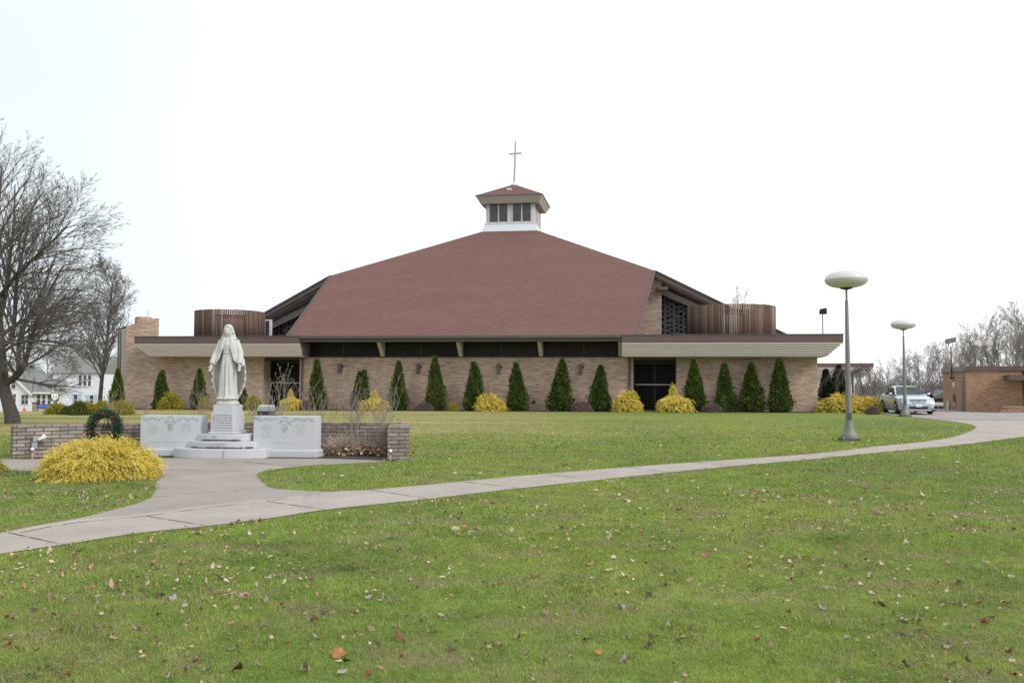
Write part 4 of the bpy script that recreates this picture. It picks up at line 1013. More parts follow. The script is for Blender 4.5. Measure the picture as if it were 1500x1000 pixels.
for px0, px1, py0, py1, y, sh in ((19,23,577,589,0,0),(31,35.5,578,592,0,0),(36.7,41,578,592,0,0),(16,22,556,569,0,0),(49,54.5,578,592,.8,0),(57,62,578,592,.8,0),(65,70,578,593,.8,0),(99,103.5,549,565,3,0),(106,110.5,549,565,3,0),(113,117.5,549,565,3,0),(92,98,578,594,3,1),(116,122,579,593,3,1)):
    g = MB(); g.box(hx(px0),hx(px1),y-.05,y-.003,hz(py1),hz(py0)); w = g.build('window', M['bluglass'], house)
    f = MB(); xa, xb, za, zb_ = hx(px0), hx(px1), hz(py1), hz(py0)
    f.box(xa-.09,xa,y-.09,y-.003,za-.09,zb_+.09); f.box(xb,xb+.09,y-.09,y-.003,za-.09,zb_+.09); f.box(xa,xb,y-.09,y-.003,za-.09,za); f.box(xa,xb,y-.09,y-.003,zb_,zb_+.09); f.box(xa,xb,y-.075,y-.05,(za+zb_)/2-.03,(za+zb_)/2+.03)
    f.build('window_frame', M['white'], w)
    if sh:
        s = MB(); s.box(xa-.52,xa-.1,y-.06,y-.003,za-.1,zb_+.1); s.build('shutter', M['shutter'], house); s = MB(); s.box(xb+.1,xb+.52,y-.06,y-.003,za-.1,zb_+.1); s.build('shutter', M['shutter'], house)
g = MB(); g.box(hx(74),hx(79),.74,.79,0,2.3); g.build('door', M['gutter'], house)
sp = W(80, 596, 75); sg = thing('road_sign', 'white junction sign over a route 11 shield before the white house', 'road sign', (sp.x, sp.y, float(zg(sp.x,sp.y))), R(28))
def sz_(py): return W(80, py, 75).z-float(zg(sp.x,sp.y))
b = MB(); b.box(-.03,.03,.0,.05,0,sz_(566)); b.build('post', M['steel'], sg)
b = MB(); b.box(-.27,.27,-.02,-.003,sz_(574.6),sz_(567)); pn = b.build('junction_plate', M['white'], sg); b = MB(); [b.box(*q) for q in ((-.28,.28,-.024,-.019,sz_(574.6),sz_(574.6)+.03),(-.28,.28,-.024,-.019,sz_(567)-.03,sz_(567)))]; b.build('border', M['black'], pn); text('JCT', .36, pn, (0,-.025,sz_(573.6)), (R(90),0,0), M['black'])
b = MB(); b.box(-.31,.31,-.02,-.003,sz_(587),sz_(575)); pn = b.build('shield_plate', M['black'], sg)
hh = [(-.26,.31),(.26,.31),(.27,.1),(.25,-.12),(.14,-.25),(0,-.32),(-.14,-.25),(-.25,-.12),(-.27,.1)]; zc = sz_(581)
b = MB(); b.hexa([(x,-.022,zc+z) for x,z in hh],[(x,-.026,zc+z) for x,z in hh]); b.build('shield', M['white'], pn); text('11', .42, pn, (0,-.028,zc-.17), (R(90),0,0), M['black'])
pp = W(52.5, 607, 72); ps = thing('parish_sign', 'brick-pillared notice board with a blue header on the far lawn beside the white house', 'sign', (pp.x, pp.y, float(zg(pp.x,pp.y))), R(-15))
zb_ = W(52.5,590,72).z-float(zg(pp.x,pp.y))
b = MB(); b.box(-.2,.22,-.2,.2,-.2,zb_); b.build('brick_pillar', M['brick'], ps); b = MB(); b.box(-.24,.45,-.24,.24,zb_+.002,zb_+.07); b.build('pillar_cap', M['barn'], ps)
b = MB(); b.box(.23,1.5,-.1,.1,.05,zb_-.1); bd = b.build('board', M['gutter'], ps)
b = MB(); b.box(.22,1.52,-.13,-.10,zb_-.40,zb_-.1); hd = b.build('header', M['blue_sign'], bd)
e = MB(); worn_lines(e, .86, zb_-.31, -.131, [.9], .1, .09, 5); e.build('header_lettering', M['white'], bd)
b = MB(); b.box(.30,1.44,-.11,-.10,.12,.34); b.box(.30,1.44,-.11,-.10,.46,.56); b.build('letter_board', M['cream'], bd)
cp = W(35.5, 608, 55); cn = thing('traffic_cone', 'small faded red cone by the white house behind the big tree', 'cone', (cp.x, cp.y, float(zg(cp.x,cp.y))))
b = MB(); b.lathe([(.16,0),(.16,.03),(.10,.04),(.03,.27),(.02,.28)], 14); b.build('cone_body', M['orange'], cn)

# ------------------------------------------------------------------ small things by the wall
M['lamp_white'] = plain('off_white_lamp_shell', (.60,.60,.55), .4, .1, 9.0, bmp=.02)
x, y = G(47, 671.3); fx = thing('spotlight', 'white garden spotlight on a grey box at the garden wall left end', 'spotlight', (x, y+.08, 0), R(20))
b = MB(); b.tube([(0,0,0),(0,0,.26)], .022, 8); b.build('conduit', M['grey_box'], fx)
b = MB(); b.box(-.05,.06,-.05,.05,.20,.34); b.box(-.03,.10,-.04,.05,.35,.48); b.build('junction_box', M['grey_box'], fx, bevel=.012)
b = MB(); b.lathe([(.035,-.12),(.055,-.08),(.06,0),(.10,.10),(.10,.13),(.085,.135)], 16); mt = Matrix.Translation((.14,-.04,.43))@Euler((R(-30),R(60),0)).to_matrix().to_4x4()
b.v = [tuple(mt@(Vector(v)*.62)) for v in b.v]; b.build('lamp', M['lamp_white'], fx, True, 40)
def cane(px, py, label):
    x, y = G(px, py); t = thing('candy_cane_light', label, 'garden stake', (x, y, 0), 0, 'red and white striped stake lights by the wall')
    w = MB(); r_ = MB()
    for k in range(10): (w if k % 2 else r_).tube([(.0,0,.018*k),(.002,0,.018*(k+1))], .021, 10)
    w.build('white_stripe', M['white'], t); r_.build('red_stripe', M['red'], t)
    b = MB(); b.lathe([(.03,.178),(.05,.20),(.05,.22)], 14); b.build('red_collar', M['red'], t)
    b = MB(); b.lathe([(max(.052*math.cos(a),.003), .25+.048*math.sin(a)) for a in np.linspace(-PI/2,PI/2,11)], 16); b.build('globe', M['white'], t, True)
    t.scale = (.72,.72,.82)
cane(47, 671.8, 'red and white striped stake light below the spotlight at the left wall end')
cane(572, 674.8, 'red and white striped stake light with white globe by the right wall pier')
x, y = G(533, 667); b = MB(); b.tube([(x,y+.15,0),(x,y+.15,.57)], .022, 8); o = b.build('metal_stake', M['steel']); tag(o, 'plain grey metal stake standing among the dry stems by the wall', 'stake')
p = W(390, 606, 24.5); fb = thing('flood_lamp', 'black box floodlight with a bright glass top on the lawn behind the right memorial slab', 'floodlight', (p.x, p.y, 0), R(10))
b = MB(); b.hexa([(-.2,-.12,.55),(.2,-.12,.55),(.2,.12,.55),(-.2,.12,.55)],[(-.24,-.16,.86),(.24,-.16,.86),(.24,.16,.86),(-.24,.16,.86)]); b.build('housing', M['black'], fb, bevel=.015)
b = MB(); b.hexa([(-.23,-.15,.862),(.23,-.15,.862),(.23,.15,.862),(-.23,.15,.862)],[(-.21,-.13,.99),(.21,-.13,.99),(.21,.14,1.03),(-.21,.14,1.03)]); b.build('glass_top', M['lens'], fb, bevel=.01)
b = MB(); b.tube([(0,0,0),(0,0,.56)], .05, 8); b.build('post', M['black'], fb)
# ------------------------------------------------------------------ trees
def grow(segs, p, d, length, r, lvl, maxl, rng, cfg):
    n = max(2, int(round(length/cfg['step'][min(lvl, len(cfg['step'])-1)]))); st = length/n; d = d.normalized(); wob = cfg['wob'] if lvl else cfg.get('wob0', cfg['wob']); pts = []
    for i in range(n):
        d = (d+Vector((rng.gauss(0,wob), rng.gauss(0,wob), rng.gauss(0,wob)+cfg['up'][min(lvl, len(cfg['up'])-1)]))).normalized()
        q = p+d*st; ra = r*(1-.72*i/n); rb = r*(1-.72*(i+1)/n)
        segs.append((p, q, max(ra, cfg['rmin']), max(rb, cfg['rmin']*.8), lvl)); pts.append((q, d.copy(), (i+1)/n, rb)); p = q
    if lvl >= maxl: return
    k = cfg['kids'][lvl]
    for j in range(k):
        t = cfg['from'][min(lvl, len(cfg['from'])-1)]; t = t+(1-t)*(j+rng.random())/k
        q, dd, tt, rr = pts[min(n-1, int(t*n))]
        pr_ = dd.orthogonal().normalized(); pr_.rotate(Matrix.Rotation(rng.uniform(0,2*PI) if 'fan' not in cfg else rng.uniform(0,2*PI), 3, dd))
        a = R(rng.uniform(*cfg['ang'])); nd_ = dd*math.cos(a)+pr_*math.sin(a)
        grow(segs, q, nd_, length*rng.uniform(*cfg['ratio'][min(lvl, len(cfg['ratio'])-1)])*(1.12-.55*tt), max(rr*.62, cfg['rmin']), lvl+1, maxl, rng, cfg)
def seg_mesh(segs, n):
    A = np.array([[*a, *b, ra, rb] for a, b, ra, rb, _ in segs]); P, Q = A[:,:3], A[:,3:6]
    Dn = Q-P; Dn /= np.linalg.norm(Dn, axis=1, keepdims=True)+1e-9
    up = np.where(np.abs(Dn[:,2:3]) < .9, np.array([[0,0,1.]]), np.array([[1.,0,0]])); X = np.cross(Dn, up); X /= np.linalg.norm(X, axis=1, keepdims=True); Y = np.cross(Dn, X)
    V = []; m = len(segs)
    for C_, r in ((P, A[:,6]), (Q, A[:,7])):
        for k in range(n):
            a = 2*PI*k/n; V.append(C_+(X*math.cos(a)+Y*math.sin(a))*r[:,None])
    V = np.stack(V, 1).reshape(-1,3); b = (np.arange(m)*2*n)[:,None]
    F = np.concatenate([b+np.array([[k, (k+1)%n, n+(k+1)%n, n+k]]) for k in range(n)])
    return V, F
def tree_parts(root, segs, mats=('bark','twig'), split=1, sides=(8,3)):
    tr = [s for s in segs if s[4] <= split]; cr = [s for s in segs if s[4] > split]
    V, F = seg_mesh(tr, sides[0]); np_mesh('trunk', V, F, M[mats[0]], root, smooth=True)
    V, F = seg_mesh(cr, sides[1]); np_mesh('crown', V, F, M[mats[1]], root)
    return root
# the big bare tree at the left edge
BT = 36.0; b0 = W(19, 619, BT); b0.z = 0
big = thing('bare_tree', 'big leafless tree with a leaning forked trunk at the left edge behind the garden wall', 'tree', b0)
rng = random.Random(21); segs = []
cfg = dict(step=(.5,.45,.35,.3,.22), wob=.030, up=(.05,.03,.020,.018,.018), kids=(7,9,11,6,4), ratio=((.5,.8),(.42,.68),(.34,.58),(.34,.62)), ang=(20,44), rmin=.0062)
cfg['from'] = (.25,.18,.12,.1)
def rel(px, py, dy=0): v = W(px, py, BT+dy)-b0; return v
def limb(pts, radii, lvl, kids_, klen, kl_lvl=2):
    kids_ = int(kids_*1.35); klen *= 1.28
    P = smooth_line([tuple(p) for p in pts], 4); n_ = len(P)
    rad = np.interp(np.linspace(0,1,n_), np.linspace(0,1,len(radii)), radii)
    for i in range(n_-1): segs.append((Vector(P[i]), Vector(P[i+1]), rad[i], rad[i+1], lvl))
    for j in range(kids_):
        t = .2+.8*(j+rng.random())/kids_; i = min(n_-2, int(t*(n_-1))); dd = (Vector(P[i+1])-Vector(P[i])).normalized()
        pr_ = dd.orthogonal().normalized(); pr_.rotate(Matrix.Rotation(rng.uniform(0,2*PI), 3, dd)); a = R(rng.uniform(26,56))
        grow(segs, Vector(P[i]), dd*math.cos(a)+pr_*math.sin(a), klen*rng.uniform(.65,1.1)*(1.12-.6*t), rad[i]*.5, kl_lvl, 4, rng, cfg)
limb([Vector((0,0,-.2)), rel(18,612), rel(12,590), rel(6,568), rel(3,545), rel(1,515), rel(-2,480)], [.36,.30,.245,.23,.23,.20,.19], 0, 0, 0)
limb([rel(4,563), rel(14,558,-.1), rel(24,550,-.3), rel(32,540,-.5), rel(40,520,-.7), rel(47,492,-1.0), rel(56,462,-1.3), rel(72,428,-1.6), rel(92,390,-2)], [.15,.14,.135,.125,.10,.085,.07,.05,.025], 1, 15, 2.6)
limb([rel(27,548,-.3), rel(27,520,0), rel(30,490,.2), rel(40,468,.5), rel(52,445,.8), rel(68,410,1.2), rel(84,368,1.5)], [.085,.08,.075,.07,.055,.045,.02], 1, 14, 2.5)
limb([rel(1,505), rel(8,505,-.1), rel(18,490,-.2), rel(22,455,-.4), rel(25,410,-.6), rel(36,355,-.8), rel(48,305,-1)], [.10,.095,.09,.085,.07,.05,.02], 1, 16, 2.7)
limb([rel(-2,480), rel(-6,430), rel(-8,370), rel(-6,330), rel(-1,285), rel(3,245)], [.19,.16,.13,.09,.06,.02], 1, 22, 2.9)
limb([rel(-1,470), rel(8,430,.6), rel(14,380,1.2), rel(20,330,1.6), rel(22,270,2)], [.12,.10,.08,.05,.02], 1, 16, 2.6)
limb([rel(-2,495), rel(20,478,1), rel(48,462,2), rel(80,450,2.6), rel(112,440,3)], [.09,.08,.06,.045,.02], 1, 24, 2.3)
limb([rel(0,520), rel(20,505,-1), rel(45,500,-2), rel(78,500,-2.8), rel(108,508,-3.4)], [.07,.06,.05,.04,.015], 1, 24, 2.0)
limb([rel(-4,440), rel(18,410,-1), rel(48,380,-1.8), rel(80,350,-2.4), rel(104,325,-2.8)], [.09,.08,.06,.04,.015], 1, 22, 2.4)
limb([rel(-3,470), rel(-40,430,0), rel(-80,380,0), rel(-110,320,0)], [.12,.1,.07,.03], 1, 8, 2.6)
limb([rel(-4,450), rel(-30,390,2), rel(-50,320,3), rel(-60,240,3.5)], [.12,.1,.07,.03], 1, 10, 2.6)
limb([rel(10,560), rel(4,548,-.4), rel(6,538,-.8), rel(16,530,-1)], [.05,.045,.04,.02], 1, 3, 1.2)
tree_parts(big, segs, split=1)
# tree species built once and repeated
def bare(seed, H, r0, maxl=4, kids=(13,8,6,4), upright=.05, ang=(25,52), trunk_lean=0.0, rmin=.012, ratio0=(.42,.62), wob0=.05):
    rng = random.Random(seed); s = []
    c = dict(step=(.6,.5,.4,.35,.3), wob=.055, wob0=wob0, up=(.02,upright,upright,upright*.7,.02), kids=kids, ratio=(ratio0,(.42,.66),(.42,.66),(.4,.65)), ang=ang, rmin=rmin); c['from'] = (.22,.15,.1,.1)
    grow(s, Vector((0,0,-.3)), Vector((trunk_lean, 0, 1)), H*.92, r0, 0, maxl, rng, c); return s
p = W(146, 590, 62); t2 = thing('bare_tree', 'slim upright leafless tree between the white house and the brick tower', 'tree', (p.x, p.y, float(zg(p.x,p.y))-.1))
t2.scale = (.88,.88,.82)
tree_parts(t2, bare(31, 12.4, .19, 4, (34,10,6,4), .07, (24,46), rmin=.010, ratio0=(.24,.40), wob0=.02), split=0)
kinds = []
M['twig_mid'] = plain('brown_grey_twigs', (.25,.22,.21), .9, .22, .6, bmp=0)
for sd, H, kd, up_, an_, r0_ in ((41,10,(15,8,6,4),.05,(25,50),(.40,.6)),(42,11,(14,8,6,4),.06,(22,45),(.4,.6)),(43,8.5,(16,9,6,4),.03,(30,60),(.4,.6)),(44,9.5,(14,8,6,4),.08,(20,40),(.45,.65))):
    kinds.append((bare(sd, H, .17, 4, kd, up_, an_, rmin=.010, ratio0=r0_), H))
protos = {}
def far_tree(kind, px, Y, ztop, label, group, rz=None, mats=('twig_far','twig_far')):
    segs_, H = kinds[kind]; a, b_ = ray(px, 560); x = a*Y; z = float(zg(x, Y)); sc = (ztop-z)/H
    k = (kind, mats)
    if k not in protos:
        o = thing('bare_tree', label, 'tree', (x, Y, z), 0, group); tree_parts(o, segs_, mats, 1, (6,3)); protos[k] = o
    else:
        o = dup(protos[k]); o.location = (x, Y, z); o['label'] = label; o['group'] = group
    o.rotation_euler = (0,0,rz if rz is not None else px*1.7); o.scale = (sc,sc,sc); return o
ORD = ['first','second','third','fourth','fifth','sixth','seventh','eighth','ninth','tenth','eleventh','twelfth','thirteenth','fourteenth','fifteenth','sixteenth','seventeenth','eighteenth','nineteenth','twentieth']
def top(py, Y): return CAMH+(563-py)/FPX*Y
for i, (px, py, Y, k) in enumerate(((1408,500,96,0),(1432,486,90,1),(1452,478,100,3),(1466,474,92,1),(1480,462,88,3),(1496,470,94,0),(1514,465,90,1),(1535,470,95,3))):
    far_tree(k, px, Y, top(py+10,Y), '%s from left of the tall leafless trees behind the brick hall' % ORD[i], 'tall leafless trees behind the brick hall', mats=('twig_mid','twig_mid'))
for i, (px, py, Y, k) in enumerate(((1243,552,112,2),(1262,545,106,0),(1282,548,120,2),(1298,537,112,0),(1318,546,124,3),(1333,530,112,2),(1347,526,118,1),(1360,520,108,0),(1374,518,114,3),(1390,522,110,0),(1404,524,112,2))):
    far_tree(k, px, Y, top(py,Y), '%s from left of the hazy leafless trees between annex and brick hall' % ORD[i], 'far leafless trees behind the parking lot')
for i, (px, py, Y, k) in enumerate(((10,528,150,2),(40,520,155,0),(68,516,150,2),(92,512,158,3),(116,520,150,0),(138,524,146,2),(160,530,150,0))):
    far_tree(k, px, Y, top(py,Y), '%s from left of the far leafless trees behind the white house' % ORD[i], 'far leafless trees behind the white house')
far_tree(3, 1090, 100, top(420,100), 'pale leafless tree top showing above the right slatted screen on the church roof', None, .4, ('twig_tan','twig_tan')).scale = (.62,.62,1.28)
# brush under the far trees: one tangle nobody could count
rng = random.Random(77); s = []
for k in range(900):
    x = rng.uniform(36,66); Y = rng.uniform(96,116)
    if k < 260: x = rng.uniform(-118,-70); Y = rng.uniform(150,160)
    p = Vector((x,Y,float(zg(x,Y))-.2)); d = Vector((rng.gauss(0,.35),rng.gauss(0,.3),1)).normalized(); h = rng.uniform(1.5,4.8)
    q = p+d*h*.5; s.append((p,q,.03,.025,0))
    for j in range(4):
        d2 = (d+Vector((rng.gauss(0,.5),rng.gauss(0,.5),rng.gauss(.2,.3)))).normalized(); q2 = q+d2*h*.4; s.append((q,q2,.022,.018,0))
        for i in range(4):
            d3 = (d2+Vector((rng.gauss(0,.6),rng.gauss(0,.6),rng.gauss(.1,.4)))).normalized(); s.append((q2.lerp(q,rng.random()*.7),q2+d3*h*.16,.017,.013,0))
V, F = seg_mesh(s, 3); o = np_mesh('far_brush', V, F, M['twig_far']); tag(o, 'tangle of bare grey brush under the far trees', 'brush', kind='stuff')

# ------------------------------------------------------------------ leafy plants: many small leaf faces
def unit(a): return a/(np.linalg.norm(a, axis=1, keepdims=True)+1e-9)
def leaf_quads(P, A, Ln, Wd, rg, droop=0.0):
    """a kite-shaped leaf at each point, along A"""
    n = len(P); A = unit(A); S = unit(np.cross(A, rg.normal(size=(n,3)))); Ln = np.broadcast_to(Ln,(n,))[:,None]; Wd = np.broadcast_to(Wd,(n,))[:,None]
    V = np.stack([P, P+A*Ln*.45+S*Wd, P+A*Ln-np.array([[0,0,1]])*Ln*droop, P+A*Ln*.45-S*Wd], 1).reshape(-1,3)
    return V, (np.arange(n)*4)[:,None]+np.arange(4)[None,:]
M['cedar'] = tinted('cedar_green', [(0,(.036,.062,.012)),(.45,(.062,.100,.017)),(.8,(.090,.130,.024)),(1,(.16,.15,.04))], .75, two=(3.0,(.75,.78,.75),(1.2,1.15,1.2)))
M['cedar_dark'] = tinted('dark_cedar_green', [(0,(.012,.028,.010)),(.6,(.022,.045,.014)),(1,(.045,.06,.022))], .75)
M['gold'] = tinted('gold_thread_foliage', [(0,(.24,.22,.03)),(.22,(.44,.37,.05)),(.50,(.72,.58,.10)),(.82,(.84,.69,.17)),(1,(.86,.75,.33))], .65, .25, .25)
M['gold_green'] = tinted('yellow_green_foliage', [(0,(.10,.12,.02)),(.4,(.25,.24,.03)),(.8,(.42,.36,.045)),(1,(.55,.42,.08))], .65, .25, .2)
M['olive'] = tinted('olive_green_foliage', [(0,(.05,.07,.02)),(.5,(.09,.12,.03)),(1,(.17,.19,.05))], .7, .25, .2)
M['plum'] = tinted('purple_brown_twigs', [(0,(.11,.075,.07)),(.6,(.19,.135,.125)),(1,(.28,.21,.19))], .8)
M['drywood'] = tinted('dry_leaf_litter', [(0,(.13,.075,.05)),(.35,(.29,.16,.10)),(.7,(.42,.28,.19)),(1,(.55,.45,.36))], .8)
M['wreath'] = tinted('wreath_green', [(0,(.012,.035,.022)),(.6,(.03,.07,.04)),(1,(.06,.11,.07))], .6)
def cedar_mesh(seed, H, Rr, tips, mat, N=5200):
    rg = np.random.default_rng(seed); V = []; T = []; F = []
    P = []; A = []
    for (ox, oy, hh, rr, wgt) in tips:
        n = int(N*wgt); t = rg.random(n)**1.25*.985+.005; ph = rg.random(n)*2*PI
        prof = np.minimum(1, .74+1.9*t)*np.clip(1-t,0,1)**.74*1.02
        lump = 1+.15*np.sin(3*ph+7*t+seed)+.12*np.sin(7*ph-13*t)+.15*rg.normal(size=n)+.05*np.sin(19*t+2*ph)
        q = rr*prof*lump*np.sqrt(rg.uniform(.45,1,n)); q = np.maximum(q, .015)
        P.append(np.column_stack([ox*t+q*np.cos(ph), oy*t+q*np.sin(ph), t*hh])); A.append(np.column_stack([np.cos(ph)*.55, np.sin(ph)*.55, np.full(n,.9)])+rg.normal(size=(n,3))*.33)
    P = np.concatenate(P); A = np.concatenate(A); n = len(P)
    v, f = leaf_quads(P, A, rg.uniform(.10,.21,n), rg.uniform(.022,.048,n), rg)
    t = np.repeat(np.clip(.42+.30*rg.normal(size=n)+.25*np.sin(3.1*P[:,2]+4*np.arctan2(P[:,1],P[:,0]))*(P[:,2]<1.3*H), 0, 1), 4)
    return v, f, t
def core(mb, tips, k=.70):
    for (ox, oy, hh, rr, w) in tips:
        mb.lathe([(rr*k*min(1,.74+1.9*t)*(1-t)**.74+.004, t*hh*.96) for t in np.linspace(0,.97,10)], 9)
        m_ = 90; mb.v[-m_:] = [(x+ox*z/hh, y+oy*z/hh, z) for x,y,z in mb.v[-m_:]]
cedars = {}
def cedar_kind(key, seed, H, Rr, tips, mat):
    r = thing('arborvitae', 'x', 'shrub'); v, f, t = cedar_mesh(seed, H, Rr, tips, mat); cr = np_mesh('foliage', v, f, M[mat], r, t)
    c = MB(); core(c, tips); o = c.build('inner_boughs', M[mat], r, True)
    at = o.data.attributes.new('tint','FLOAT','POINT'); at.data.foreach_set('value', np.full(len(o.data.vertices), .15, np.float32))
    b = MB(); b.tube([(0,0,-.1),(0,0,.5)], .06, 7); b.build('trunk', M['bark'], r); cedars[key] = [r, H, Rr, 0]
cedar_kind('a', 1, 3.0, .62, [(0,0,3.0,.62,1)], 'cedar'); cedar_kind('b', 2, 3.0, .62, [(-.12,0,2.85,.60,.6),(.16,.05,3.0,.58,.5)], 'cedar')
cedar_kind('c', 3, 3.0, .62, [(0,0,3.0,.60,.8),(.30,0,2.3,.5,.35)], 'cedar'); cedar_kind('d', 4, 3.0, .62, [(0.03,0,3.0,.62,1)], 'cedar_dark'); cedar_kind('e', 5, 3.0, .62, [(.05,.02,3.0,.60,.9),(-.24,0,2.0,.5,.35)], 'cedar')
def place(proto, loc, label, group, sx, sz, rz):
    if proto[3] == 0: o = proto[0]
    else: o = dup(proto[0])
    proto[3] += 1; o.location = loc; o.scale = (sx,sx,sz); o.rotation_euler = (.03*math.sin(rz*5),.03*math.sin(rz*3),rz); o['label'] = label
    if group: o['group'] = group
    elif 'group' in o: del o['group']
    return o
CED = [(173,541,.50,'a','slim arborvitae standing right at the foot of the brick tower, leftmost of the row'),
 (238,543,.56,'b','arborvitae on the left wing just right of the brick tower, beside a yellow shrub'),
 (293,541,.55,'c','arborvitae seen between the left memorial slab top and the white statue'),
 (357,568,.40,'a','small arborvitae half hidden just right of the white statue'),
 (466,527,.60,'c','arborvitae just right of the left entry and its brown downspout'),
 (529,542,.62,'b','short two-tipped arborvitae beside a yellow shrub near the left end of the middle wall'),
 (583,530,.60,'e','arborvitae between the yellow shrub and the second wall light from the left'),
 (638,523,.62,'a','tall slim arborvitae between the second wall light and the pale green sprig'),
 (696,531,.68,'b','two-tipped arborvitae just left of the mounded yellow shrub at the middle of the wall'),
 (758,532,.66,'c','arborvitae just right of the mounded yellow shrub at the middle of the wall'),
 (820,527,.74,'e','broad arborvitae with a bare thin tip between the third and fourth wall lights'),
 (878,536,.66,'a','arborvitae left of the right entry, between the plum dome shrub and the round yellow shrub'),
 (1018,528,.66,'e','arborvitae just right of the peaked yellow shrub by the right entry'),
 (1062,533,.62,'a','second of the four arborvitae along the right wing wall'),
 (1101,532,.72,'e','third of the four arborvitae along the right wing wall'),
 (1141,526,.70,'c','tallest and last of the four arborvitae at the right end of the wing wall'),
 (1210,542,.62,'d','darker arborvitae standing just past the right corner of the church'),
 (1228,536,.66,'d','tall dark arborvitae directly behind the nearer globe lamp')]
for i, (px, py, r_, k, lb) in enumerate(CED):
    x, y = facade(px, -1.35 if px < 1190 else 1.5); h = CAMH+(563-py)/FPX*y
    pr = cedars[k]; place(pr, (x, y, float(zg(x,y))), lb, 'arborvitae along the church front', r_/.62, h/3.0, i*1.3)
# mounded threadleaf shrubs
def mound(seed, rx, ry, h, nspray, mat, leaf=.05, lw=.008, thread=.16, lumps=9, rough=.16, clump=0):
    rg = np.random.default_rng(seed); n = nspray
    th = rg.random(n)*2*PI; el = np.arcsin(rg.random(n)**.85); lay = np.sqrt(rg.uniform(.55,1,n))
    if clump:                                          # sprays gathered into plumes with gaps between
        K = clump; c = rg.integers(0, K, n); ct = rg.random(K)*2*PI; ce = np.arcsin(rg.random(K)**.8); cr_ = rg.uniform(.80,1.04,K); th = ct[c]+rg.normal(size=n)*.13/np.maximum(np.cos(ce[c]),.3); el = np.clip(ce[c]+rg.normal(size=n)*.10, .0, 1.55); lay = cr_[c]*np.sqrt(rg.uniform(.66,1,n))
    f = 1+rough*(np.sin(lumps*.5*th+seed)*np.cos(2.5*el)+.7*np.sin(lumps*th+3*el+2*seed))+.05*rg.normal(size=n)
    P = np.column_stack([rx*np.cos(th)*np.cos(el), ry*np.sin(th)*np.cos(el), h*np.sin(el)])*(f*lay)[:,None]; P[:,2] = np.maximum(P[:,2], .02)
    O = unit(np.column_stack([np.cos(th)*np.cos(el), np.sin(th)*np.cos(el), np.sin(el)*.9+.25]))+rg.normal(size=(n,3))*.35; O = unit(O)
    if clump: O = unit(O*.9+np.column_stack([rg.normal(size=K), rg.normal(size=K), rg.normal(size=K)*.5-.15])[c]*.42)
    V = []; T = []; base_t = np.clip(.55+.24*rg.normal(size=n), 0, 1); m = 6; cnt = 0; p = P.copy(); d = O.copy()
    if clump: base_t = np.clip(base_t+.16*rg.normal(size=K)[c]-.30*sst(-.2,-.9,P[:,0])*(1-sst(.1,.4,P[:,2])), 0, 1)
    seglen = thread*rg.uniform(.6,1.2,n)/m
    Fs = []
    for j in range(m):
        p = p+d*seglen[:,None]; d = unit(d+np.array([[0,0,-.27]])+rg.normal(size=(n,3))*.12)
        for s_ in (0,1):
            side = unit(np.cross(d, rg.normal(size=(n,3)))); A = unit(d*.8+side*.65); v, ff = leaf_quads(p, A, leaf*rg.uniform(.6,1.2,n)*(1-.07*j), lw*rg.uniform(.7,1.3,n), rg, .12)
            Fs.append(ff+cnt); V.append(v); cnt += len(v); T.append(np.repeat(np.clip(base_t+.035*j-.08+.08*rg.normal(size=n),0,1),4))
    return np.concatenate(V), np.concatenate(Fs), np.concatenate(T)
def mound_thing(name, label, loc, args, mat, group=None, cat='shrub'):
    r = thing(name, label, cat, loc, 0, group); v, f, t = mound(*args[0], mat, **args[1]); np_mesh('foliage', v, f, M[mat], r, t)
    s = []; rg = random.Random(args[0][0])
    for k in range(22):
        a = rg.uniform(0,2*PI); e = rg.uniform(.1,1.2); rx, ry, h = args[0][1:4]
        s.append((Vector((0,0,-.05)), Vector((rx*.8*math.cos(a)*math.cos(e), ry*.8*math.sin(a)*math.cos(e), h*.8*math.sin(e))), .012, .005, 0))
    V, F = seg_mesh(s, 5); np_mesh('stems', V, F, M['bark'], r); return r
x, y = G(146, 705); mound_thing('gold_shrub', 'big mounded golden threadleaf shrub on the front lawn beside the path', (x*(y+.6)/y, y+.6, 0), ((5, .98, .80, .60, 9500), dict(leaf=.040, lw=.0062, thread=.20, lumps=7, rough=.07, clump=230)), 'gold')
x, y = G(-10, 696); mound_thing('gold_shrub', 'sliver of a golden shrub cut by the left edge of the picture', (x-.62, y+.35, 0), ((6, .46, .46, .30, 1100), dict(leaf=.05, lw=.008)), 'gold_green')
gk = {}
def small_mound(key, loc, label, group, sx, sz, rz, name='yellow_shrub'):
    if key not in gk:
        sd, mat, ns, lf, lw_, tw = {'gold':(7,'gold',1500,.12,.022,.34),'peak':(8,'gold',1500,.12,.022,.34),'ygreen':(9,'gold_green',1300,.12,.022,.32),'olive':(10,'olive',1300,.12,.026,.25),'plum':(11,'plum',1700,.10,.010,.2)}[key]
        args = ((sd, .8, .7, .9, ns), dict(leaf=lf, lw=lw_, thread=tw, lumps=6, rough=.14 if key != 'plum' else .04)); r = mound_thing(name, label, (0,0,0), args, mat)
        if key == 'peak':
            for c in kids(r):
                co = np.empty(len(c.data.vertices)*3); c.data.vertices.foreach_get('co', co); co = co.reshape(-1,3); q = 1.12-.72*sst(.50,.88,co[:,2:3]/.9); co[:,:2] *= q; co[:,2] *= 1.05
                c.data.vertices.foreach_set('co', co.ravel()); c.data.update()
        gk[key] = [r,1,1,0]
    return place(gk[key], loc, label, group, sx, sz, rz)
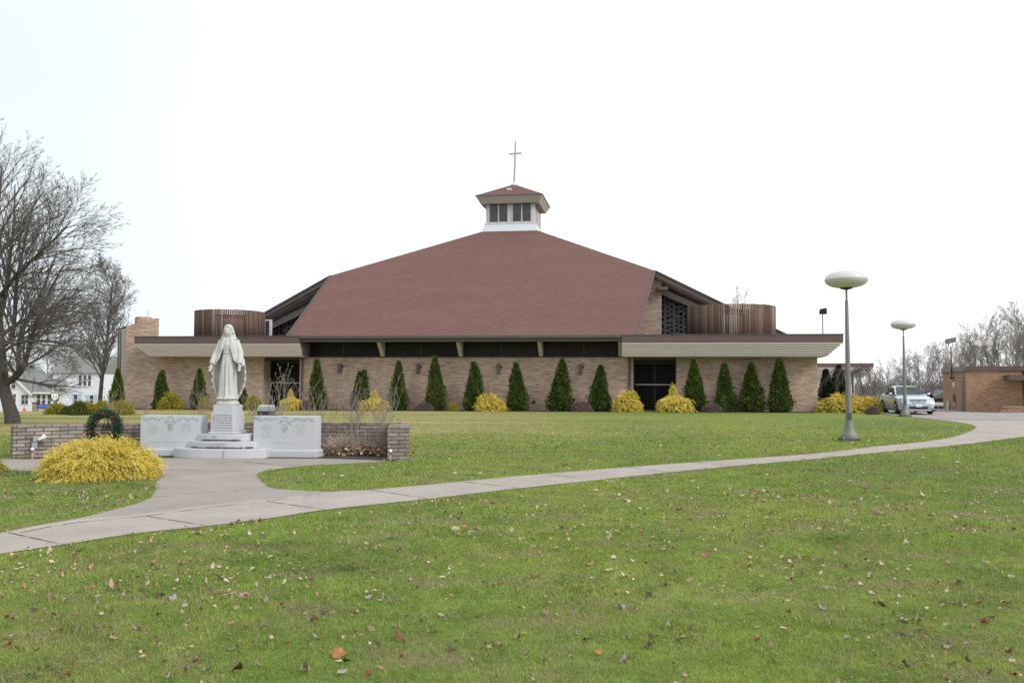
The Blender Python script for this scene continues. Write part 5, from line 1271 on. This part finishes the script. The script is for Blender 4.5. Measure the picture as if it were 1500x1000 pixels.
YS = [(252,574,36,'ygreen','yellow-green shrub in front of the left wing wall beside the statue row'),
 (427,571,32,'peak','peaked yellow shrub in front of the dark left entry'),
 (372,578,26,'ygreen','thin yellow shrub showing between the statue pedestal and the left entry'),
 (549,572,40,'peak','bright yellow shrub tucked between two arborvitae left of the middle wall'),
 (664,588,16,'ygreen','small pale green sprig between two arborvitae at the middle wall'),
 (718,577,50,'gold','round mounded yellow shrub at the middle of the front wall'),
 (919,573,42,'gold','round yellow shrub at the left side of the right entry'),
 (987,565,48,'peak','peaked yellow shrub at the right side of the right entry'),
 (300,580,18,'ygreen','tiny yellow sprig just left of the statue base')]
for i, (px, py, wd, k, lb) in enumerate(YS):
    x, y = facade(px, -2.0); h = CAMH+(563-py)/FPX*y; small_mound(k, (x,y,float(zg(x,y))), lb, 'yellow shrubs along the church front', wd/FPX*y/2/1.0, h/1.2, i*2.1)
x, y = facade(1222, .2); small_mound('gold', (x,y-1.0,0), 'wide yellow shrub at the foot of the dark arborvitae behind the nearer globe lamp', 'yellow shrubs at the right corner', 1.40, .86, .3)
x, y = facade(1260, .4); small_mound('gold', (x,y-1.0,0), 'low yellow shrub right of the nearer globe lamp reaching towards the sedan', 'yellow shrubs at the right corner', 1.10, .74, 2.3)
for i, (px, wd, h, lb) in enumerate(((622,28,.55,'plum-brown dome shrub between the second wall light and the tall slim arborvitae'),(852,34,.62,'plum-brown dome shrub between the broad arborvitae and the one left of the right entry'),(1043,32,.5,'plum-brown dome shrub between the first two arborvitae of the right wing'),(447,26,.6,'plum-brown dome shrub by the left entry and downspout'))):
    x, y = facade(px, -1.9); small_mound('plum', (x,y,0), lb, 'plum-brown dome shrubs', wd/FPX*y/2/.86, h/1.0, i*1.9, 'dome_shrub')
x, y = G(1292, 608); small_mound('plum', (x,y+1.2,0), 'plum-brown bush at the lot edge between the yellow shrub and the sedan', 'plum-brown dome shrubs', .42, .45, .5, 'dome_shrub')
for i, (px, wd, py, k, lb) in enumerate(((86,30,590,'ygreen','round yellow-green shrub in front of the parish sign board'),(108,30,592,'olive','olive green shrub under the white house window'),(128,34,588,'ygreen','yellow-green shrub between the olive shrub and the slim bare tree'),(152,26,586,'ygreen','yellow-green shrub below the slim bare tree'),(180,34,586,'ygreen','yellow-green shrub in front of the brick tower'),(118,26,586,'olive','taller olive green shrub behind the yellow-green ones by the white house'))):
    Y = 47.5-i*.3; x = XX(px, Y); h = CAMH+(563-py)/FPX*Y; small_mound(k, (x,Y,0), lb, 'shrubs on the far left lawn', wd/FPX*Y/2/.9, h/1.15, i*1.1)
# small evergreen far off beside the sedan
p = W(1359, 602, 90); place(cedars['d'], (p.x, p.y, float(zg(p.x,p.y))), 'small dark spruce far off behind the silver sedan', None, 1.9, (top(573,90)+1.2)/3.0, .7)

# bare multi-stem shrubs round the monument
def stem_shrub(px, py_base, py_top, label, seed, Y=None, spread=.3, n=9, buds=True, mat='twig_tan'):
    if Y is None: x, Y = G(px, py_base)
    else: x = XX(px, Y)
    h = CAMH+(563-py_top)/FPX*Y; rng = random.Random(seed); s = []; bd = MB()
    c = dict(step=(.16,.12,.1), wob=.07, up=(.06,.07,.05), kids=(5,3), ratio=((.22,.42),(.3,.6)), ang=(20,45), rmin=.0028); c['from'] = (.3,.3)
    for k in range(n):
        a = rng.uniform(0,2*PI); sp = spread*rng.uniform(.2,1.0); L_ = h*rng.uniform(.62,1.0)
        grow(s, Vector((rng.gauss(0,.05),rng.gauss(0,.05),-.03)), Vector((math.cos(a)*sp, math.sin(a)*sp, 1)), L_, .0085, 0, 2, rng, c)
    r = thing('bare_shrub', label, 'shrub', (x, Y, float(zg(x,Y))), 0, 'leafless shrubs round the monument'); V, F = seg_mesh(s, 4); np_mesh('stems', V, F, M[mat], r)
    if buds:
        ends = [q for _, q, _, rb, l in s if l == 2]
        for q in rng.sample(ends, min(len(ends), 46)):
            z_ = rng.uniform(.008,.016); bd.lathe([(z_*.4,-z_),(z_,0),(z_*.3,z_)], 5); bd.v[-15:] = [(a+q.x,b+q.y,c_+q.z) for a,b,c_ in bd.v[-15:]]
        tag(bd.build('seed_heads', M['drybud'], r), kind='stuff')
    return r
M['drybud'] = plain('dry_seed_heads', (.13,.10,.085), .9, .3, 20.0, bmp=0)
stem_shrub(405, 668, 533, 'leafless shrub rising behind the right memorial slab in front of the left entry', 1, Y=19.75, n=11, spread=.42)
stem_shrub(378, 668, 566, 'short leafless shrub between the pedestal and the right memorial slab', 2, Y=19.85, n=6, spread=.2)
stem_shrub(462, 668, 545, 'leafless shrub behind the right end of the right memorial slab', 3, Y=19.7, n=9, spread=.35)
stem_shrub(519, 668, 545, 'leafless shrub left of the metal stake in the mulch bed', 4, n=12, spread=.24)
stem_shrub(560, 668, 548, 'leafless shrub right of the metal stake in the mulch bed', 5, n=13, spread=.24)
stem_shrub(172, 668, 556, 'leafless shrub behind the wreath and golden shrub', 6, Y=20.9, n=8, spread=.34)
stem_shrub(293, 668, 555, 'leafless shrub behind the left memorial slab beside the statue', 7, Y=20.9, n=8, spread=.3)
stem_shrub(215, 610, 570, 'leafless shrub in front of the brick tower', 8, Y=44, n=10, spread=.45)
# weeping twiggy tree right of the church corner
rng = random.Random(14); s = []
for k in range(16):
    a = rng.uniform(0,2*PI); pt = Vector((0,0,2.1)); w_ = rng.uniform(.35,1.0); d = Vector((math.cos(a)*w_, math.sin(a)*w_, rng.uniform(.3,.9))); rr = .016
    for i in range(12):
        q = pt+d.normalized()*.24; s.append((pt,q,rr,rr*.88,1)); rr *= .88; pt = q; d = d+Vector((rng.gauss(0,.12),rng.gauss(0,.12),-.22))
        for j in range(3):
            d2 = (d.normalized()+Vector((rng.gauss(0,.5),rng.gauss(0,.5),-.35))).normalized(); u_ = pt
            for m_ in range(3): v_ = u_+d2*.16; s.append((u_,v_,.010,.007,2)); u_ = v_; d2 = (d2+Vector((0,0,-.25))).normalized()
s += [(Vector((0,0,-.2)),Vector((.03,0,1.1)),.07,.06,0),(Vector((.03,0,1.1)),Vector((0,0,2.15)),.06,.05,0)]
x, y = facade(1248, 1.2); wp = thing('weeping_tree', 'small leafless weeping tree behind the nearer globe lamp beside the annex', 'tree', (x,y,0)); tree_parts(wp, s, ('bark','plum2') if False else ('bark','twig'), 1, (6,3))

# dry grass clump and leaf litter against the wall
def straw(px, py, n, h, label, seed):
    x, Y = G(px, py); rng = random.Random(seed); s = []
    for k in range(n):
        a = rng.uniform(0,2*PI); d = Vector((math.cos(a)*rng.uniform(.1,1.1), math.sin(a)*rng.uniform(.1,.9), 1)).normalized(); p = Vector((rng.gauss(0,.09),rng.gauss(0,.06),0)); l = h*rng.uniform(.45,1.15)
        for i in range(4): q = p+d*l/4; s.append((p,q,.0055-.0007*i,.0048-.0007*i,0)); p = q; d = (d+Vector((rng.gauss(0,.1),rng.gauss(0,.1),-.13))).normalized()
    r = thing('dry_grass_clump', label, 'dry grass', (x,Y,0), 0, 'dry clumps in the mulch bed'); V, F = seg_mesh(s, 3); np_mesh('stems', V, F, M['straw'], r); return r
M['straw'] = plain('dry_straw', (.50,.40,.33), .9, .3, 9.0, bmp=0)
straw(497, 667, 420, .50, 'pale dry perennial clump at the right foot of the right memorial slab', 1)
straw(524, 665, 330, .42, 'dry brown clump below the left of the two leafless shrubs in the mulch bed', 2)
straw(560, 666, 330, .42, 'dry brown clump beside the right wall pier', 3)
straw(103, 668, 60, .42, 'few dry stems leaning on the wall left of the wreath', 4)
rg = np.random.default_rng(4); n = 900; cx_, cy_ = G(533, 668)
P = np.column_stack([cx_+rg.normal(size=n)*.42, cy_+.12+rg.normal(size=n)*.15, rg.random(n)*.19+.012]); A = rg.normal(size=(n,3))*np.array([1,1,.6])
v, f = leaf_quads(P, A, rg.uniform(.05,.11,n), rg.uniform(.02,.035,n), rg); o = np_mesh('leaf_litter', v, f, M['drywood'], None, np.repeat(rg.random(n),4)); tag(o, 'heap of dry brown leaves blown into the mulch bed by the right pier', 'leaf litter', kind='stuff')

# wreath on a wire stand
x, y = G(147, 668); y -= .08; wr = thing('wreath', 'green Christmas wreath with red bows standing by the wall behind the golden shrub', 'wreath', (x, y+.25, 0), R(-5))
rg = np.random.default_rng(9); n = 2600; a = rg.random(n)*2*PI; b_ = rg.random(n)*2*PI; q = .082*np.sqrt(rg.random(n)); zc = .62
P = np.column_stack([(.33+q*np.cos(b_))*np.cos(a), q*np.sin(b_), zc+(.33+q*np.cos(b_))*np.sin(a)]); A = np.column_stack([np.cos(a)*np.cos(b_)-np.sin(a)*.8, np.sin(b_), np.sin(a)*np.cos(b_)+np.cos(a)*.8])+rg.normal(size=(n,3))*.55
v, f = leaf_quads(P, A, rg.uniform(.05,.10,n), rg.uniform(.007,.014,n), rg); np_mesh('foliage', v, f, M['wreath'], wr, np.repeat(rg.random(n),4))
b = MB(); b.loft([[((.33+.04*math.cos(t))*math.cos(a), .04*math.sin(t), zc+(.33+.04*math.cos(t))*math.sin(a)) for t in np.linspace(0,2*PI,9)[:-1]] for a in np.linspace(0,2*PI,41)], False); o = b.build('frame', M['cedar_dark'], wr)
b = MB(); b.tube([(-.25,.1,0),(0,.06,zc+.3)], .008, 5); b.tube([(.25,.1,0),(0,.06,zc+.3)], .008, 5); b.tube([(0,.4,0),(0,.06,zc+.3)], .008, 5); b.build('wire_stand', M['black'], wr)
for ang in (90, 48, 118, 195):
    a = R(ang); cx_, cz_ = .33*math.cos(a), zc+.33*math.sin(a)
    if ang == 118: cx_, cz_ = -.10, zc+.16
    b = MB()
    for s_ in (-1,1):
        b.loft([[(cx_+s_*(.006+.04*t)+0, -.095-.010*math.sin(k*PI/2), cz_+(.006+.012*math.sin(PI*min(t+.1,1)))*math.cos(k*PI/2)) for k in range(4)] for t in (0,.35,.7,1)])
        b.tube([(cx_,-.09,cz_),(cx_+s_*.02,-.095,cz_-.03),(cx_+s_*.03,-.09,cz_-.05)], [.006,.007,.007], 5)
    b.lathe([(.008,-.016),(.018,0),(.008,.016)], 8, (cx_,-.115,cz_)); b.build('bow', M['red'], wr)

# ------------------------------------------------------------------ grass and fallen leaves
def inside(poly, X, Y):
    c = np.zeros(len(X), bool); P = np.array(poly); x0, y0 = P[:,0], P[:,1]; x1, y1 = np.roll(x0,-1), np.roll(y0,-1)
    for a, b, c_, d in zip(x0, y0, x1, y1):
        if b == d: continue
        c ^= ((b > Y) != (d > Y)) & (X < (c_-a)*(Y-b)/(d-b)+a)
    return c
hard = [path_poly, plaza_poly, BED]
rg = np.random.default_rng(12)
def blades_band(y0, y1, dens, h, w, seed):
    rg = np.random.default_rng(seed); n = int(dens*.62*(y1*y1-y0*y0)); Y = np.sqrt(rg.uniform(y0*y0, y1*y1, n)); X = rg.uniform(-.635,.635,n)*Y+rg.normal(size=n)*.02
    ok = np.ones(len(X), bool)
    for p in hard: ok &= ~inside(p, X+rg.normal(size=n)*.022*(Y/9), Y+rg.normal(size=n)*.03*(Y/9))
    if y1 > 18: ok &= ~((np.abs(X+6.6) < 4.6)&(Y > 18.9)&(Y < 20.95))
    X, Y = X[ok], Y[ok]; n = len(X); cl = .5+.5*np.sin(X*1.7+2.1*np.sin(Y*1.3))*np.sin(Y*1.9+1.2*np.sin(X*.9))
    tuft = sst(.82,.97,np.sin(X*3.1+1.7*np.sin(Y*2.3))*np.sin(Y*2.7+1.9*np.sin(X*1.9))); hh = h*rg.uniform(.35,1.25,n)*(.66+.55*cl+.9*tuft); a = rg.random(n)*2*PI; ln = np.abs(rg.normal(size=n))*.95+.35
    fx, fy = np.cos(a), np.sin(a); sx, sy = -fy, fx; ww = w*rg.uniform(.6,1.2,n)
    B0 = np.column_stack([X-sx*ww/2, Y-sy*ww/2, np.full(n,-.004)]); B1 = np.column_stack([X+sx*ww/2, Y+sy*ww/2, np.full(n,-.004)])
    mx_, my_, mz = X+fx*hh*ln*.35, Y+fy*hh*ln*.35, hh*.62
    M0 = np.column_stack([mx_-sx*ww*.36, my_-sy*ww*.36, mz]); M1 = np.column_stack([mx_+sx*ww*.36, my_+sy*ww*.36, mz])
    T = np.column_stack([X+fx*hh*ln, Y+fy*hh*ln, hh*(1-.22*ln)])
    V = np.stack([B0,B1,M1,M0,T],1).reshape(-1,3); b = (np.arange(n)*5)[:,None]
    t = np.clip(.42+.24*rg.normal(size=n), 0, .88); dry = .06+.09*(1-sst(5,11,Y))+.16*sst(.15,.75,np.sin(X*1.3+1.1*np.sin(Y*.9))*np.sin(Y*1.1+.8*np.sin(X*.7+2))); t = np.where(rg.random(n) < dry, rg.uniform(.88,1,n), t)
    return V, b+np.array([[0,1,2,3]]), b+np.array([[3,2,4]]), np.repeat(t,5)
Vs = []; Q = []; Tt = []; TT = []; off = 0
for y0, y1, dn, h, w, sd in ((3.9,6.5,7500,.030,.0034,1),(6.5,9.5,4000,.031,.005,2),(9.5,14,1900,.034,.0075,3),(14,21,800,.04,.013,4),(21,27,330,.045,.02,5),(27,33,170,.04,.022,6),(33,40,70,.035,.024,7)):
    v, q4, q3, t = blades_band(y0,y1,dn,h,w,sd); Vs.append(v); Q.append(q4+off); Tt.append(q3+off); TT.append(t); off += len(v)
gr = np_mesh('grass', np.concatenate(Vs), [np.concatenate(Q), np.concatenate(Tt)], M['blade'], None, np.concatenate(TT)); tag(gr, 'short green lawn grass with a few dry blades', 'grass', kind='stuff')

# clover and small weeds in the near turf
M['clover'] = tinted('clover_green', [(0,(.06,.12,.02)),(.6,(.13,.22,.035)),(1,(.24,.30,.06))], .6, .3, .25)
rg = np.random.default_rng(33); P = []
for k in range(46):
    Y = math.sqrt(rg.uniform(4.4**2, 9.5**2)); X = rg.uniform(-.58,.58)*Y; m_ = int(rg.uniform(40,170)); sp = rg.uniform(.08,.30)
    P.append(np.column_stack([X+rg.normal(size=m_)*sp*1.4, Y+rg.normal(size=m_)*sp, rg.uniform(.025,.05,m_)]))
P = np.concatenate(P); ok = np.ones(len(P), bool)
for p in hard: ok &= ~inside(p, P[:,0], P[:,1])
P = P[ok]; Vs = []; Fs = []; cnt = 0; az = rg.random(len(P))*2*PI; sz = rg.uniform(.009,.017,len(P))
for j in range(3):
    a = az+j*2*PI/3; A = np.column_stack([np.cos(a), np.sin(a), rg.uniform(-.1,.35,len(P))]); S = np.column_stack([-np.sin(a), np.cos(a), rg.normal(size=len(P))*.2])
    v = np.stack([P, P+A*sz[:,None]*.7+S*sz[:,None]*.55, P+A*sz[:,None]*1.15, P+A*sz[:,None]*.7-S*sz[:,None]*.55], 1).reshape(-1,3); Vs.append(v); Fs.append((np.arange(len(P))*4)[:,None]+np.arange(4)+cnt); cnt += len(v)
o = np_mesh('clover', np.concatenate(Vs), np.concatenate(Fs), M['clover'], None, np.tile(np.repeat(rg.random(len(P)),4),3)); tag(o, 'patches of clover growing low in the near lawn', 'clover', kind='stuff')

LC = {'pale tan':((.38,.28,.20),(.27,.185,.13)), 'rusty brown':((.24,.10,.045),(.17,.065,.03)), 'dark brown':((.10,.06,.04),(.06,.035,.028)), 'greyish white':((.40,.36,.33),(.20,.17,.15)), 'orange brown':((.40,.19,.07),(.30,.13,.05)), 'pinkish tan':((.34,.235,.175),(.20,.125,.09)), 'yellowish':((.50,.42,.10),(.40,.32,.08))}
leaf_m = {}
for nm, (a, b) in LC.items():
    m, t, p = new_mat(nm.replace(' ','_')+'_leaf'); f = noise(t, coords(t,'Object'), 26, 4); t.links.new(ramp(t, f, [(.3,b),(.7,a)]), p.inputs['Base Color']); p.inputs['Roughness'].default_value = .7; p.inputs['Specular IOR Level'].default_value = .3; leaf_m[nm] = m
def leaf_mesh(seed, lobes, size, curl):
    rng = random.Random(seed); n = 40; V = [(0,0,0)]
    for ring, k in ((.5,1),(1.0,2)):
        for i in range(n):
            a = 2*PI*i/n; lob = .70+.30*abs(math.cos(lobes*a/2+.4*math.sin(2*a+seed)))**1.3; lob *= .75+.35*abs(math.cos(a/2)); lob *= rng.uniform(.94,1.06) if ring == 1 else 1
            V.append((math.cos(a)*lob*ring*size, math.sin(a)*lob*ring*size*.8, 0))
    ca = rng.uniform(0,PI); out = []
    for x, y, _ in V:
        u = x*math.cos(ca)+y*math.sin(ca); w = -x*math.sin(ca)+y*math.cos(ca); out.append((x, y, curl*(u*u*10+.55*math.sin(w*80+seed)*size*.25+w*w*5*math.sin(seed)+.4*size*.2*math.sin(u*110+seed*2))))
    F = [(0,1+i,1+(i+1)%n) for i in range(n)]+[(1+i,n+1+i,n+1+(i+1)%n,1+(i+1)%n) for i in range(n)]
    s = len(out); out += [(-.62*size,.003,.004),(-1.15*size,.004,.02*rng.random()),(-1.15*size,-.003,.02*rng.random()),(-.62*size,-.003,.004)]; F.append((s,s+1,s+2,s+3))
    return out, F
SH = (('lobed',5,.052,.9),('curled',3,.046,2.6),('broad',7,.060,.6),('crumpled',4,.038,3.2))
variants = []
for ci, nm in enumerate(LC):
    for si, (sn, lo, sz, cu) in enumerate(SH):
        if (ci+si) % 2 and nm not in ('pale tan','greyish white'): continue
        v, f = leaf_mesh(ci*7+si, lo, sz, cu); me = D.meshes.new('fallen_leaf'); me.from_pydata(v, [], f); me.materials.append(leaf_m[nm]); me.polygons.foreach_set('use_smooth', [True]*len(me.polygons)); variants.append((nm, sn, me))
rng = random.Random(99); wts = [{'pale tan':2.6,'rusty brown':2.6,'dark brown':2.4,'greyish white':2.4,'orange brown':.6,'pinkish tan':2.6,'yellowish':.04}[v[0]] for v in variants]
spots = []
fp = np.array(front)
while len(spots) < 1500:
    Y = math.sqrt(rng.uniform(4.3**2, 13.5**2)); X = rng.uniform(-.61,.61)*Y
    if any(inside(p, np.array([X]), np.array([Y]))[0] for p in hard): continue
    dens = math.sin(X*.9+1.0)*math.sin(Y*.8+.5*X)*.35+.5+(.25 if Y < 8 else -.1)
    if rng.random() < dens: spots.append((Y, X))
    if rng.random() < .07 and len(spots) < 1470:
        for k in range(rng.randint(2,6)): spots.append((max(4.3,Y+rng.gauss(0,.14)), X+rng.gauss(0,.18)))
spots.sort()
litV = []; litF = []; litT = []
for i, (Y, X) in enumerate(spots):
    z = .010+rng.uniform(0,.018); e = Euler((rng.gauss(0,.3), rng.gauss(0,.3), rng.uniform(0,2*PI))); sc = rng.uniform(.26,.58) if rng.random() < .93 else rng.uniform(.66,.95)
    nm, sn, me = rng.choices(variants, wts)[0]
    if i < 300:
        o = D.objects.new('fallen_leaf', me); COL.objects.link(o); o.location = (X,Y,z); o.rotation_euler = e; o.scale = (sc,)*3
        tag(o, '%s %s dry leaf lying on the lawn in front of the path' % (nm, sn), 'leaf', 'fallen leaves on the front lawn')
    else:
        co = np.array([v.co[:] for v in me.vertices])*sc; co = co@np.array(e.to_matrix()).T+np.array([X,Y,z]); b_ = len(litV); k = {'pale tan':.8,'rusty brown':.15,'dark brown':.02,'greyish white':1.0,'orange brown':.4,'pinkish tan':.65,'yellowish':.7}[nm]
        litV += co.tolist(); litT += [k]*len(co); litF += [[b_+j for j in p.vertices] for p in me.polygons]
# scraps of leaf and specks on the farther lawn
for k in range(1500):
    Y = rng.uniform(4.4,13.5); X = rng.uniform(-.61,.61)*Y
    if rng.random() > math.sin(X*.9+1.0)*math.sin(Y*.8+.5*X)*.4+.55 or any(inside(p, np.array([X]), np.array([Y]))[0] for p in hard): continue
    s_ = rng.uniform(.006,.019); a = rng.uniform(0,6.3); z_ = rng.uniform(.015,.04); b_ = len(litV); litV += [(X+s_*math.cos(a+q)*(1.6 if j % 2 else .8), Y+s_*math.sin(a+q)*1.2, z_+rng.uniform(-.008,.012)) for j, q in enumerate((0,1.6,3.1,4.7))]; litT += [rng.choice((.95,.8,.7,.45,.2,.1))]*4; litF.append([b_,b_+1,b_+2,b_+3])
for k in range(420):
    Y = rng.uniform(14,46); X = rng.uniform(-.25,.56)*Y if Y < 40 else rng.uniform(-.2,.3)*Y
    if any(inside(p, np.array([X]), np.array([Y]))[0] for p in hard): continue
    s_ = rng.uniform(.02,.05); a = rng.uniform(0,6.3); b_ = len(litV); litV += [(X+s_*math.cos(a+q), Y+s_*math.sin(a+q)*.8, .045+rng.uniform(0,.03)) for q in (0,1.6,3.1,4.7)]; litT += [rng.choice((1.0,.85,.8,.2))]*4; litF.append([b_,b_+1,b_+2,b_+3])
me = D.meshes.new('leaf_scraps'); me.from_pydata(litV, [], litF); at = me.attributes.new('tint','FLOAT','POINT'); at.data.foreach_set('value', np.array(litT, np.float32)); me.materials.append(M['drywood']); o = D.objects.new('leaf_scraps', me); COL.objects.link(o)
tag(o, 'leaf scraps scattered thinly over the lawns', 'leaf scraps', kind='stuff')
